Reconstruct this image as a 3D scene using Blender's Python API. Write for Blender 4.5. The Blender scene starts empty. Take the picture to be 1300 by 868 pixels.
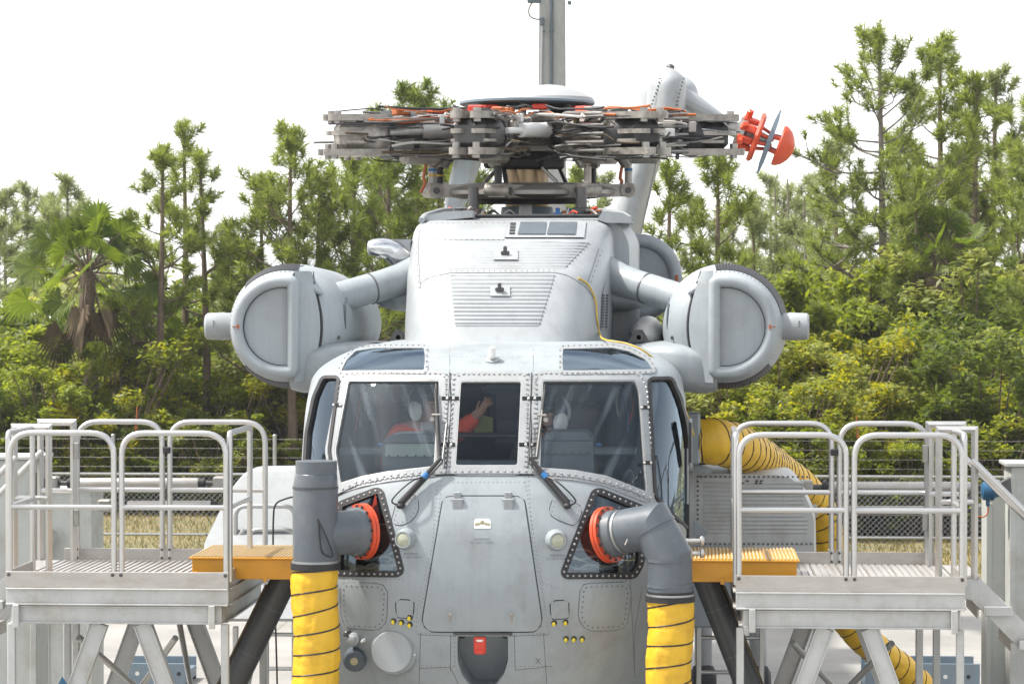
import bpy, bmesh, math, random
from mathutils import Vector, Matrix
R = math.radians
V = Vector
scene = bpy.context.scene
COL = scene.collection

# ------------------------------------------------------------------ camera
FPX = 3600.0                       # focal length in pixels of a 1300 px wide frame
YAW = math.atan((865 - 650) / FPX)
PITCH = math.atan(50 / FPX)
CAM = V((1.415, -20.0, 4.4))
FWD = V((-math.sin(YAW) * math.cos(PITCH), math.cos(YAW) * math.cos(PITCH), -math.sin(PITCH)))
RIGHT = V((math.cos(YAW), math.sin(YAW), 0))
UP = RIGHT.cross(FWD)
cam = bpy.data.cameras.new('camera')
cam.sensor_width = 36.0
cam.lens = FPX / 1300 * 36
cam.clip_start = 0.5
cam.clip_end = 3000
cam.dof.use_dof = True
cam.dof.focus_distance = 21.5
cam.dof.aperture_fstop = 9.0
camo = bpy.data.objects.new('camera', cam)
COL.objects.link(camo)
camo.matrix_world = Matrix((
    (RIGHT.x, UP.x, -FWD.x, CAM.x), (RIGHT.y, UP.y, -FWD.y, CAM.y),
    (RIGHT.z, UP.z, -FWD.z, CAM.z), (0, 0, 0, 1)))
scene.camera = camo

# ------------------------------------------------------------------ sky, sun, exposure
SUN_EL, SUN_AZ = R(57), R(-92)       # azimuth from +Y (away from the camera), negative = image left
world = bpy.data.worlds.new('World')
scene.world = world
world.use_nodes = True
nt = world.node_tree
nt.nodes.clear()
wo = nt.nodes.new('ShaderNodeOutputWorld')
bg = nt.nodes.new('ShaderNodeBackground')
sky = nt.nodes.new('ShaderNodeTexSky')
sky.sky_type = 'NISHITA'
sky.sun_disc = False
sky.sun_elevation = SUN_EL
sky.sun_rotation = SUN_AZ
sky.air_density = 1.0
sky.dust_density = 6.0
sky.ozone_density = 1.0
hs = nt.nodes.new('ShaderNodeHueSaturation')
hs.inputs['Saturation'].default_value = 0.85
hs.inputs['Value'].default_value = 1.0
# thin bright cloud veil
tc = nt.nodes.new('ShaderNodeTexCoord')
mp = nt.nodes.new('ShaderNodeMapping')
mp.inputs['Scale'].default_value = (1.0, 1.0, 2.2)
nz = nt.nodes.new('ShaderNodeTexNoise')
nz.inputs['Scale'].default_value = 2.6
nz.inputs['Detail'].default_value = 7
cr = nt.nodes.new('ShaderNodeValToRGB')
cr.color_ramp.elements[0].position = 0.36
cr.color_ramp.elements[0].color = (0.05, 0.05, 0.05, 1)
cr.color_ramp.elements[1].position = 0.62
cr.color_ramp.elements[1].color = (0.8, 0.8, 0.8, 1)
mx = nt.nodes.new('ShaderNodeMix')
mx.data_type = 'RGBA'
mx.inputs[7].default_value = (9.6, 9.75, 9.9, 1)
nt.links.new(tc.outputs['Generated'], mp.inputs['Vector'])
nt.links.new(mp.outputs['Vector'], nz.inputs['Vector'])
nt.links.new(nz.outputs['Fac'], cr.inputs['Fac'])
sx_ = nt.nodes.new('ShaderNodeSeparateXYZ')
nt.links.new(tc.outputs['Generated'], sx_.inputs[0])
hz = nt.nodes.new('ShaderNodeMapRange')          # thick white haze low down, thinning with height
hz.inputs['From Min'].default_value = 0.08; hz.inputs['From Max'].default_value = 0.62
hz.inputs['To Min'].default_value = 0.97; hz.inputs['To Max'].default_value = 0.0
nt.links.new(sx_.outputs['Z'], hz.inputs['Value'])
mxf = nt.nodes.new('ShaderNodeMath'); mxf.operation = 'MAXIMUM'
nt.links.new(hz.outputs['Result'], mxf.inputs[0]); nt.links.new(cr.outputs['Color'], mxf.inputs[1])
nt.links.new(mxf.outputs[0], mx.inputs[0])
nt.links.new(sky.outputs['Color'], hs.inputs['Color'])
nt.links.new(hs.outputs['Color'], mx.inputs[6])
nt.links.new(mx.outputs[2], bg.inputs['Color'])
bg.inputs['Strength'].default_value = 0.095
nt.links.new(bg.outputs['Background'], wo.inputs['Surface'])

sun = bpy.data.lights.new('sun', 'SUN')
sun.energy = 3.4
sun.angle = R(3.0)
sun.color = (1.0, 0.955, 0.89)
suno = bpy.data.objects.new('sun', sun)
COL.objects.link(suno)
SDIR = V((math.sin(SUN_AZ) * math.cos(SUN_EL), math.cos(SUN_AZ) * math.cos(SUN_EL), math.sin(SUN_EL)))
suno.rotation_euler = SDIR.to_track_quat('Z', 'Y').to_euler()
suno.location = (0, 0, 40)

scene.view_settings.view_transform = 'Standard'
scene.view_settings.look = 'None'
scene.view_settings.gamma = 1.0
scene.view_settings.use_curve_mapping = False
scene.view_settings.exposure = 1.06
scene.render.engine = 'CYCLES'
scene.cycles.max_bounces = 6
scene.cycles.diffuse_bounces = 3
scene.cycles.transparent_max_bounces = 12
scene.cycles.caustics_reflective = False
scene.cycles.caustics_refractive = False

# ------------------------------------------------------------------ projection helpers (survey of the place)
def U(px, py, Y):
    d = FWD + RIGHT * ((px - 650) / FPX) + UP * ((434 - py) / FPX)
    return CAM + d * ((Y - CAM.y) / d.y)

def proj(p):
    q = V(p) - CAM
    w = q.dot(FWD)
    return (650 + q.dot(RIGHT) / w * FPX, 434 - q.dot(UP) / w * FPX)

def pxm(Y):
    return FPX / ((Y - CAM.y) * math.cos(YAW))

# ------------------------------------------------------------------ mesh builder
class G:
    def __init__(s):
        s.v = []; s.f = []
    def add(s, vs, fs):
        b = len(s.v)
        s.v.extend([tuple(p) for p in vs])
        s.f.extend([tuple(i + b for i in f) for f in fs])
        return s
    def box(s, c, size, rot=None, bev=0.0):
        hx, hy, hz = size[0] / 2, size[1] / 2, size[2] / 2
        if bev > 0:
            b = min(bev, hx * .9, hy * .9, hz * .9)
            pts = []
            for sx in (-1, 1):
                for sy in (-1, 1):
                    for sz in (-1, 1):
                        pts += [V((sx * hx, sy * (hy - b), sz * (hz - b))), V((sx * (hx - b), sy * hy, sz * (hz - b))), V((sx * (hx - b), sy * (hy - b), sz * hz))]
            def I(sx, sy, sz, k):
                return ((1 if sx > 0 else 0) * 4 + (1 if sy > 0 else 0) * 2 + (1 if sz > 0 else 0)) * 3 + k
            fs = []
            for q in (-1, 1):
                a = [I(q, -1, -1, 0), I(q, 1, -1, 0), I(q, 1, 1, 0), I(q, -1, 1, 0)]
                fs.append(a if q > 0 else a[::-1])
                a = [I(-1, q, -1, 1), I(-1, q, 1, 1), I(1, q, 1, 1), I(1, q, -1, 1)]
                fs.append(a if q > 0 else a[::-1])
                a = [I(-1, -1, q, 2), I(1, -1, q, 2), I(1, 1, q, 2), I(-1, 1, q, 2)]
                fs.append(a if q > 0 else a[::-1])
            for p in (-1, 1):
                for q in (-1, 1):
                    fs.append([I(p, q, -1, 0), I(p, q, -1, 1), I(p, q, 1, 1), I(p, q, 1, 0)])
                    fs.append([I(p, -1, q, 0), I(p, 1, q, 0), I(p, 1, q, 2), I(p, -1, q, 2)])
                    fs.append([I(-1, p, q, 1), I(1, p, q, 1), I(1, p, q, 2), I(-1, p, q, 2)])
            for sx in (-1, 1):
                for sy in (-1, 1):
                    for sz in (-1, 1):
                        fs.append([I(sx, sy, sz, 0), I(sx, sy, sz, 1), I(sx, sy, sz, 2)])
        else:
            pts = [V((x * hx, y * hy, z * hz)) for x in (-1, 1) for y in (-1, 1) for z in (-1, 1)]
            fs = [(0, 1, 3, 2), (4, 6, 7, 5), (0, 4, 5, 1), (2, 3, 7, 6), (0, 2, 6, 4), (1, 5, 7, 3)]
        if rot is not None:
            pts = [rot @ p for p in pts]
        c = V(c)
        return s.add([p + c for p in pts], fs)
    def bar(s, p0, p1, w, h, up=(0, 0, 1), bev=0.0):
        p0 = V(p0); p1 = V(p1)
        x = (p1 - p0); L = x.length; x.normalize()
        u = V(up)
        if abs(x.dot(u)) > .99: u = V((0, 1, 0))
        y = u.cross(x).normalized(); z = x.cross(y)
        m = Matrix((x, y, z)).transposed()
        return s.box((p0 + p1) / 2, (L, w, h), m, bev)
    def tube(s, path, r, n=10, closed=False, caps=True):
        P = [V(p) for p in path]
        N = len(P)
        rr = r if isinstance(r, (list, tuple)) else [r] * N
        if closed:
            tin = [(P[i] - P[i - 1]).normalized() for i in range(N)]
            tout = [(P[(i + 1) % N] - P[i]).normalized() for i in range(N)]
        else:
            tin = [(P[max(i, 1)] - P[max(i, 1) - 1]).normalized() for i in range(N)]
            tout = [(P[min(i, N - 2) + 1] - P[min(i, N - 2)]).normalized() for i in range(N)]
        t = tin[0]
        a = V((0, 0, 1)) if abs(t.z) < .9 else V((1, 0, 0))
        nrm = (a - t * a.dot(t)).normalized()
        rings = []
        cur = t
        for i in range(N):
            ti = tin[i]
            ax = cur.cross(ti)
            if ax.length > 1e-6:
                ang = math.atan2(ax.length, cur.dot(ti))
                nrm = Matrix.Rotation(ang, 3, ax.normalized()) @ nrm
            cur = ti
            nrm = (nrm - ti * nrm.dot(ti)).normalized()
            bn = ti.cross(nrm)
            tb = (tin[i] + tout[i])
            tb = tb.normalized() if tb.length > 1e-6 else ti
            ring = []
            den = max(ti.dot(tb), .3)
            for k in range(n):
                o = (nrm * math.cos(2 * math.pi * k / n) + bn * math.sin(2 * math.pi * k / n)) * rr[i]
                o = o - ti * (o.dot(tb) / den)
                ring.append(P[i] + o)
            rings.append(ring)
        vs = [p for ring in rings for p in ring]
        fs = []
        M = N if closed else N - 1
        for i in range(M):
            j = (i + 1) % N
            for k in range(n):
                k2 = (k + 1) % n
                fs.append((i * n + k, i * n + k2, j * n + k2, j * n + k))
        if caps and not closed:
            fs.append(tuple(range(n))[::-1])
            fs.append(tuple((N - 1) * n + k for k in range(n)))
        return s.add(vs, fs)
    def cyl(s, p0, p1, r0, r1=None, n=16, caps=True):
        return s.tube([p0, p1], [r0, r0 if r1 is None else r1], n, caps=caps)
    def lathe(s, o, axis, prof, n=32, a0=0.0, a1=360.0, ref=None, caps=True):
        """prof = [(t along axis, radius)]; angles from ref direction"""
        o = V(o); ax = V(axis).normalized()
        r_ = V(ref) if ref is not None else (V((0, 0, 1)) if abs(ax.z) < .9 else V((1, 0, 0)))
        u = (r_ - ax * r_.dot(ax)).normalized(); w = ax.cross(u)
        full = abs(a1 - a0) >= 359.9
        m = n if full else n + 1
        vs = []
        for (t, r) in prof:
            for k in range(m):
                a = R(a0 + (a1 - a0) * k / n)
                vs.append(o + ax * t + (u * math.cos(a) + w * math.sin(a)) * r)
        fs = []
        for i in range(len(prof) - 1):
            for k in range(n):
                k2 = (k + 1) % m
                fs.append((i * m + k, i * m + k2, (i + 1) * m + k2, (i + 1) * m + k))
        if full and caps:
            if prof[0][1] > 1e-5: fs.append(tuple(range(m))[::-1])
            if prof[-1][1] > 1e-5: fs.append(tuple((len(prof) - 1) * m + k for k in range(m)))
        return s.add(vs, fs)
    def ell(s, c, rad, rot=None, nu=20, nv=12, e=1.0):
        vs = []; fs = []
        def sp(x): return math.copysign(abs(x) ** e, x)
        for i in range(nv + 1):
            ph = -math.pi / 2 + math.pi * i / nv
            for k in range(nu):
                th = 2 * math.pi * k / nu
                p = V((sp(math.cos(ph)) * sp(math.cos(th)) * rad[0], sp(math.cos(ph)) * sp(math.sin(th)) * rad[1], sp(math.sin(ph)) * rad[2]))
                if rot is not None: p = rot @ p
                vs.append(p + V(c))
        for i in range(nv):
            for k in range(nu):
                k2 = (k + 1) % nu
                fs.append((i * nu + k, i * nu + k2, (i + 1) * nu + k2, (i + 1) * nu + k))
        return s.add(vs, fs)
    def loft(s, rings, close=True, caps=True):
        n = len(rings[0]); vs = [p for r_ in rings for p in r_]; fs = []
        for i in range(len(rings) - 1):
            for k in range(n if close else n - 1):
                k2 = (k + 1) % n
                fs.append((i * n + k, i * n + k2, (i + 1) * n + k2, (i + 1) * n + k))
        if caps and close:
            fs.append(tuple(range(n))[::-1]); fs.append(tuple((len(rings) - 1) * n + k for k in range(n)))
        return s.add(vs, fs)
    def prism(s, poly, off):
        """poly: list of 3-D points in a plane, off: extrusion vector"""
        n = len(poly); off = V(off)
        vs = [V(p) for p in poly] + [V(p) + off for p in poly]
        fs = [tuple(range(n))[::-1], tuple(range(n, 2 * n))]
        for k in range(n):
            k2 = (k + 1) % n
            fs.append((k, k2, n + k2, n + k))
        return s.add(vs, fs)

def mesh_of(name, g, mat, smooth=35):
    me = bpy.data.meshes.new(name)
    me.from_pydata(g.v, [], g.f)
    me.update()
    if smooth:
        bm = bmesh.new(); bm.from_mesh(me)
        bmesh.ops.recalc_face_normals(bm, faces=bm.faces)
        bm.to_mesh(me); bm.free()
        me.polygons.foreach_set('use_smooth', [True] * len(me.polygons))
        me.set_sharp_from_angle(angle=R(smooth))
    if mat is not None:
        me.materials.append(MAT[mat] if isinstance(mat, str) else mat)
    return me

def place(o, parent=None):
    COL.objects.link(o)
    if parent is not None:
        o.parent = parent
        if parent.parent is None: o.matrix_parent_inverse = Matrix.Translation(-parent.location)
    return o

def part(name, g, mat, parent=None, smooth=35, label=None, kind=None):
    me = g if isinstance(g, bpy.types.Mesh) else mesh_of(name, g, mat, smooth)
    o = bpy.data.objects.new(name, me)
    place(o, parent)
    if label: o['label'] = label
    if kind: o['kind'] = kind
    return o

def thing(name, loc, label, cat, group=None):
    o = bpy.data.objects.new(name, None)
    o.empty_display_size = 0.3
    COL.objects.link(o)
    o.location = loc
    o['label'] = label; o['category'] = cat
    if group: o['group'] = group
    return o

def tag(o, label, cat, group=None):
    o['label'] = label; o['category'] = cat
    if group: o['group'] = group
    return o

def rounded(pts, r, seg=6, closed=False):
    P = [V(p) for p in pts]; out = []
    n = len(P)
    for i in range(n):
        if not closed and i in (0, n - 1):
            out.append(P[i]); continue
        a, b, c = P[i - 1], P[i], P[(i + 1) % n]
        u = (a - b); w = (c - b)
        rr = min(r[i] if isinstance(r, (list, tuple)) else r, u.length * .49, w.length * .49)
        u.normalize(); w.normalize()
        ang = math.acos(max(-1, min(1, u.dot(w))))
        if rr < 1e-5 or ang > math.pi - .02:
            out.append(b); continue
        p0 = b + u * rr; p1 = b + w * rr
        for k in range(seg + 1):
            t = k / seg
            out.append(p0 * (1 - t) ** 2 + b * 2 * t * (1 - t) + p1 * t * t)
    return out

def spline(pts, seg=8):
    P = [V(p) for p in pts]
    out = []
    for i in range(len(P) - 1):
        p0 = P[max(i - 1, 0)]; p1 = P[i]; p2 = P[i + 1]; p3 = P[min(i + 2, len(P) - 1)]
        for k in range(seg):
            t = k / seg
            out.append(0.5 * ((2 * p1) + (p2 - p0) * t + (2 * p0 - 5 * p1 + 4 * p2 - p3) * t * t + (3 * p1 - p0 - 3 * p2 + p3) * t ** 3))
    out.append(P[-1])
    return out

# ------------------------------------------------------------------ materials
MAT = {}
def mat(name, col, rough=.5, metal=0.0, var=.08, vscale=4.0, bump=0.0, bscale=60.0, dirt=None, dirt_amt=.25, dirt_scale=2.0, stretch=None, coat=0.0, spec=None, streak=0.0):
    col = [c * .83 for c in col]
    if dirt: dirt = [c * .83 for c in dirt]
    m = bpy.data.materials.new(name); m.use_nodes = True
    n = m.node_tree.nodes; l = m.node_tree.links
    b = n['Principled BSDF']
    g = n.new('ShaderNodeNewGeometry')
    src = g.outputs['Position']
    if stretch:
        mp = n.new('ShaderNodeMapping'); mp.inputs['Scale'].default_value = stretch
        l.new(src, mp.inputs['Vector']); src = mp.outputs['Vector']
    t = n.new('ShaderNodeTexNoise'); t.inputs['Scale'].default_value = vscale; t.inputs['Detail'].default_value = 6; t.inputs['Roughness'].default_value = .6
    l.new(src, t.inputs['Vector'])
    r = n.new('ShaderNodeValToRGB')
    r.color_ramp.elements[0].position = .3; r.color_ramp.elements[1].position = .72
    c0 = [max(0, c * (1 - var)) for c in col]; c1 = [min(1, c * (1 + var)) for c in col]
    r.color_ramp.elements[0].color = (*c0, 1); r.color_ramp.elements[1].color = (*c1, 1)
    l.new(t.outputs['Fac'], r.inputs['Fac'])
    out = r.outputs['Color']
    if dirt:
        t2 = n.new('ShaderNodeTexNoise'); t2.inputs['Scale'].default_value = dirt_scale; t2.inputs['Detail'].default_value = 10; t2.inputs['Roughness'].default_value = .72
        l.new(src, t2.inputs['Vector'])
        r2 = n.new('ShaderNodeValToRGB'); r2.color_ramp.elements[0].position = .5; r2.color_ramp.elements[1].position = .75
        r2.color_ramp.elements[0].color = (0, 0, 0, 1); r2.color_ramp.elements[1].color = (dirt_amt,) * 3 + (1,)
        l.new(t2.outputs['Fac'], r2.inputs['Fac'])
        x = n.new('ShaderNodeMix'); x.data_type = 'RGBA'
        l.new(r2.outputs['Color'], x.inputs[0]); l.new(out, x.inputs[6]); x.inputs[7].default_value = (*dirt, 1)
        out = x.outputs[2]
    if streak:                       # rain and oil runs
        mp3 = n.new('ShaderNodeMapping'); mp3.inputs['Scale'].default_value = (11, 11, .8)
        l.new(g.outputs['Position'], mp3.inputs['Vector'])
        t4 = n.new('ShaderNodeTexNoise'); t4.inputs['Scale'].default_value = 1.0; t4.inputs['Detail'].default_value = 6; t4.inputs['Roughness'].default_value = .7
        l.new(mp3.outputs['Vector'], t4.inputs['Vector'])
        r4 = n.new('ShaderNodeMapRange'); r4.inputs['From Min'].default_value = .48; r4.inputs['From Max'].default_value = .78; r4.inputs['To Max'].default_value = streak
        l.new(t4.outputs['Fac'], r4.inputs['Value'])
        x4 = n.new('ShaderNodeMix'); x4.data_type = 'RGBA'
        l.new(r4.outputs['Result'], x4.inputs[0]); l.new(out, x4.inputs[6]); x4.inputs[7].default_value = (col[0] * .5, col[1] * .48, col[2] * .45, 1)
        out = x4.outputs[2]
    l.new(out, b.inputs['Base Color'])
    b.inputs['Metallic'].default_value = metal
    rm = n.new('ShaderNodeMapRange'); rm.inputs['To Min'].default_value = max(.02, rough - .08); rm.inputs['To Max'].default_value = min(1, rough + .08)
    l.new(t.outputs['Fac'], rm.inputs['Value']); l.new(rm.outputs['Result'], b.inputs['Roughness'])
    if coat: b.inputs['Coat Weight'].default_value = coat
    if spec is not None: b.inputs['Specular IOR Level'].default_value = spec
    if bump > 0:
        t3 = n.new('ShaderNodeTexNoise'); t3.inputs['Scale'].default_value = bscale; t3.inputs['Detail'].default_value = 4
        l.new(src, t3.inputs['Vector'])
        bp = n.new('ShaderNodeBump'); bp.inputs['Strength'].default_value = bump; bp.inputs['Distance'].default_value = .02
        l.new(t3.outputs['Fac'], bp.inputs['Height']); l.new(bp.outputs['Normal'], b.inputs['Normal'])
    MAT[name] = m
    return m

mat('grey_paint', (.335, .375, .398), .42, 0, .07, 1.6, .12, 7, (.19, .185, .17), .62, 1.3, streak=.34)
mat('light_paint', (.365, .392, .408), .40, 0, .07, 1.8, .10, 7, (.22, .21, .19), .6, 1.5, streak=.3)
mat('cover_paint', (.36, .40, .425), .5, 0, .05, 2.5, .08, 7, (.22, .215, .20), .5, 2.0, streak=.26)
mat('frame_paint', (.33, .352, .365), .42, .1, .06, 6, .04, 40, (.25, .23, .2), .3, 5)
mat('rivet', (.44, .45, .45), .38, .5, .15, 30)
mat('rivet_dark', (.16, .165, .17), .45, .4, .2, 30)
mat('seam', (.035, .036, .038), .7, 0, .2, 20)
mat('black_rubber', (.018, .018, .02), .6, 0, .25, 20)
mat('black_mesh', (.022, .022, .024), .5, .2, .3, 40)
mat('interior', (.012, .036, .080), .7, 0, .2, 4)
mat('panel_grey', (.085, .11, .13), .55, 0, .1, 8, .05, 80)
mat('panel_green', (.26, .34, .31), .5, 0, .08, 8)
mat('pvc', (.105, .125, .145), .33, 0, .08, 3, .04, 20, (.24, .24, .22), .45, 3.2, streak=.2)
mat('pvc_dark', (.06, .066, .07), .4, 0, .08, 3, .03, 30, (.14, .13, .12), .3, 3)
mat('red_paint', (.66, .075, .022), .38, 0, .1, 8, .03, 60)
mat('red_tag', (.68, .06, .03), .6, 0, .1, 10)
mat('yellow_fabric', (.84, .50, .02), .5, 0, .08, 5, .6, 10, (.46, .24, .03), .55, 4, streak=.2)
mat('orange_paint', (.74, .34, .014), .45, 0, .06, 5, .03, 60, (.3, .16, .05), .3, 4)
mat('tread_tan', (.52, .40, .22), .65, 0, .12, 20, .2, 90)
mat('aluminium', (.62, .62, .61), .34, .85, .06, 6, .05, 50, (.4, .38, .35), .3, 3)
mat('aluminium_sheet', (.52, .50, .47), .4, .55, .12, 5, .06, 40, (.34, .27, .20), .55, 3, stretch=(1, 1, 3))
mat('white_steel', (.56, .57, .56), .42, .15, .08, 4, .05, 40, (.32, .26, .19), .6, 3.4, streak=.22)
mat('column_paint', (.54, .56, .53), .6, 0, .06, 2, .05, 40, (.30, .25, .19), .6, 2.2, streak=.3)
mat('steel_dark', (.10, .10, .10), .42, .6, .2, 10)
mat('steel', (.36, .35, .33), .36, .8, .15, 12, .06, 60)
mat('bronze', (.30, .22, .13), .34, .8, .15, 20, stretch=(6, 6, .5))
mat('titanium', (.40, .375, .345), .42, .4, .15, 12, .06, 40)
mat('sleeve_grey', (.37, .345, .31), .42, .35, .3, 9, .05, 40, (.05, .045, .04), .8, 7)
mat('hub_black', (.03, .03, .032), .5, .1, .3, 12)
mat('cable_orange', (.46, .12, .025), .5, 0, .2, 30)
mat('cable_yellow', (.62, .40, .03), .5, 0, .1, 30)
mat('cable_black', (.02, .02, .022), .5, 0, .2, 30)
mat('cable_blue', (.02, .16, .42), .5, 0, .1, 30)
mat('cable_white', (.6, .58, .54), .5, 0, .1, 30)
mat('white_plastic', (.78, .78, .76), .4, 0, .04, 10)
mat('gold_print', (.45, .40, .25), .6, 0, .1, 30)
mat('print_grey', (.19, .21, .225), .6, 0, .05, 30)
mat('yellow_lamp', (.80, .62, .02), .35, 0, .05, 30)
mat('lens_glass', (.42, .44, .33), .15, 0, .1, 30, coat=.6)
mat('dome_paint', (.36, .37, .375), .4, 0, .05, 6)
mat('chrome', (.72, .73, .74), .14, 1.0, .04, 4)
mat('roof_glass', (.055, .075, .085), .05, 0, .12, 3, spec=1.0, coat=1.0)
mat('concrete_pole', (.36, .37, .35), .85, 0, .10, 9, .2, 60, (.2, .2, .19), .4, 3, stretch=(2, 2, .4))
mat('conduit', (.10, .13, .15), .5, .3, .1, 10)
mat('galvanised', (.42, .43, .43), .45, .7, .1, 9)
mat('steel_blue', (.20, .26, .31), .5, .1, .08, 4, .04, 30, (.12, .1, .08), .4, 4)
mat('motor_blue', (.02, .12, .24), .4, 0, .1, 10)
mat('tyre', (.02, .02, .021), .75, 0, .2, 20)
mat('red_fabric', (.88, .11, .05), .8, 0, .12, 12, .25, 40)
mat('skin', (.50, .28, .20), .55, 0, .08, 20)
mat('helmet_white', (.72, .73, .72), .3, 0, .05, 6)
mat('helmet_dark', (.035, .05, .06), .35, 0, .1, 8)
mat('olive_cloth', (.075, .085, .06), .85, 0, .15, 10, .2, 40)
mat('bark', (.17, .125, .095), .9, 0, .35, 7, .6, 18, stretch=(3, 3, .7))
mat('bark_grey', (.20, .175, .15), .9, 0, .3, 7, .6, 18, stretch=(3, 3, .7))
mat('dead_frond', (.12, .085, .05), .9, 0, .3, 6)

def leaf_mat(name, c0, c1, trans=.45, rough=.5, nscale=.5, c2=None):
    tw = (.80, .82, .60)          # leaf greens, warm
    c0 = [c * k for c, k in zip(c0, tw)]; c1 = [c * k for c, k in zip(c1, tw)]; c2 = [c * k for c, k in zip(c2, tw)] if c2 else None
    m = bpy.data.materials.new(name); m.use_nodes = True
    n = m.node_tree.nodes; l = m.node_tree.links
    b = n['Principled BSDF']
    g = n.new('ShaderNodeNewGeometry')
    t = n.new('ShaderNodeTexNoise'); t.inputs['Scale'].default_value = nscale; t.inputs['Detail'].default_value = 3
    l.new(g.outputs['Position'], t.inputs['Vector'])
    ad = n.new('ShaderNodeMath'); ad.operation = 'ADD'
    ml = n.new('ShaderNodeMath'); ml.operation = 'MULTIPLY'; ml.inputs[1].default_value = .6
    l.new(g.outputs['Random Per Island'], ml.inputs[0])
    l.new(ml.outputs[0], ad.inputs[0]); l.new(t.outputs['Fac'], ad.inputs[1])
    r = n.new('ShaderNodeValToRGB')
    r.color_ramp.elements[0].position = .35; r.color_ramp.elements[1].position = 1.0
    r.color_ramp.elements[0].color = (*c0, 1); r.color_ramp.elements[1].color = (*c1, 1)
    if c2:
        e = r.color_ramp.elements.new(.92); e.color = (*c1, 1)
        r.color_ramp.elements[-1].color = (*c2, 1)
    l.new(ad.outputs[0], r.inputs['Fac'])
    l.new(r.outputs['Color'], b.inputs['Base Color'])
    b.inputs['Roughness'].default_value = rough
    tr = n.new('ShaderNodeBsdfTranslucent')
    hv = n.new('ShaderNodeHueSaturation'); hv.inputs['Value'].default_value = 1.5; hv.inputs['Saturation'].default_value = 1.1; hv.inputs['Hue'].default_value = .49
    l.new(r.outputs['Color'], hv.inputs['Color']); l.new(hv.outputs['Color'], tr.inputs['Color'])
    mix = n.new('ShaderNodeMixShader'); mix.inputs[0].default_value = trans
    l.new(b.outputs[0], mix.inputs[1]); l.new(tr.outputs[0], mix.inputs[2])
    l.new(mix.outputs[0], n['Material Output'].inputs['Surface'])
    MAT[name] = m
leaf_mat('needles', (.11, .155, .045), (.31, .365, .11), .55)
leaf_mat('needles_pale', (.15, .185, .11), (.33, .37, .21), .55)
leaf_mat('needles_dark', (.085, .13, .042), (.24, .30, .09), .55)
leaf_mat('leaf_green', (.10, .145, .026), (.31, .36, .07), .55)
leaf_mat('leaf_yellow', (.13, .17, .03), (.36, .39, .075), .55, c2=(.46, .42, .05))
leaf_mat('leaf_dark', (.06, .095, .026), (.18, .235, .055), .55)
leaf_mat('leaf_olive', (.15, .18, .06), (.37, .40, .14), .55)
leaf_mat('palm_leaf', (.06, .10, .025), (.17, .23, .05), .5)
leaf_mat('grass_blade', (.10, .115, .025), (.30, .24, .09), .4, nscale=.35)

def glass_mat(name, tint, ior, rough=.015, painted_glare=0):
    m = bpy.data.materials.new(name); m.use_nodes = True
    n = m.node_tree.nodes; l = m.node_tree.links
    n.clear()
    o = n.new('ShaderNodeOutputMaterial')
    tr = n.new('ShaderNodeBsdfTransparent'); tr.inputs[0].default_value = (*tint, 1)
    gl = n.new('ShaderNodeBsdfGlossy'); gl.inputs['Roughness'].default_value = rough; gl.inputs['Color'].default_value = (.70, .86, 1, 1)
    fr = n.new('ShaderNodeFresnel'); fr.inputs['IOR'].default_value = ior
    g = n.new('ShaderNodeNewGeometry')
    t = n.new('ShaderNodeTexNoise'); t.inputs['Scale'].default_value = 1.6; t.inputs['Detail'].default_value = 2
    l.new(g.outputs['Position'], t.inputs['Vector'])
    bp = n.new('ShaderNodeBump'); bp.inputs['Strength'].default_value = .08; bp.inputs['Distance'].default_value = .05
    l.new(t.outputs['Fac'], bp.inputs['Height']); l.new(bp.outputs['Normal'], gl.inputs['Normal'])
    mx = n.new('ShaderNodeMixShader')
    l.new(fr.outputs[0], mx.inputs[0]); l.new(tr.outputs[0], mx.inputs[1]); l.new(gl.outputs[0], mx.inputs[2])
    out = mx.outputs[0]
    if painted_glare:            # slanting reflection streaks painted as diffuse colour over a faint even film
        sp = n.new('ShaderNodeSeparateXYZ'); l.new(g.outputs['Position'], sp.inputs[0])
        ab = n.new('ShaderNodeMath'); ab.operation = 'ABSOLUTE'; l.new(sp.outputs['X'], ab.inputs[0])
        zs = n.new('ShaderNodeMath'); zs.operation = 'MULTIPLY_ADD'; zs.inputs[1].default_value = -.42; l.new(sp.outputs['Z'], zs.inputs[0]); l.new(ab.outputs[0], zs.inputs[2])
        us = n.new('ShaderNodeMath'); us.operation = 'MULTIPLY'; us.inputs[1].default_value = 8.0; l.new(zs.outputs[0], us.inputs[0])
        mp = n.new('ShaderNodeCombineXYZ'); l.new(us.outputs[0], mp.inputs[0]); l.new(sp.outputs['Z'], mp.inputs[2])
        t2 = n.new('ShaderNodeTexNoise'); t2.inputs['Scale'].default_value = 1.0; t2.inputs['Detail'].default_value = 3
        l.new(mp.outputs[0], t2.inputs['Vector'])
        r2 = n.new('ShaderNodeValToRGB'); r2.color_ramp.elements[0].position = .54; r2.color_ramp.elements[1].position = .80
        r2.color_ramp.elements[0].color = (.030, .030, .030, 1); r2.color_ramp.elements[1].color = (painted_glare, painted_glare, painted_glare, 1)
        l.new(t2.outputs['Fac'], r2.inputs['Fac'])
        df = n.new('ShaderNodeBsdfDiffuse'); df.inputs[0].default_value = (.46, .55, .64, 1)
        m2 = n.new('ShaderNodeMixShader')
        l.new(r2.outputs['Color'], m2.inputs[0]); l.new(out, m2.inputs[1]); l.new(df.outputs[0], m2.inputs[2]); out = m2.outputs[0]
    l.new(out, o.inputs['Surface'])
    MAT[name] = m
glass_mat('glass', (.96, .98, .99), 1.36, painted_glare=.24)
glass_mat('glass_centre', (.96, .98, .99), 1.36)
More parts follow.
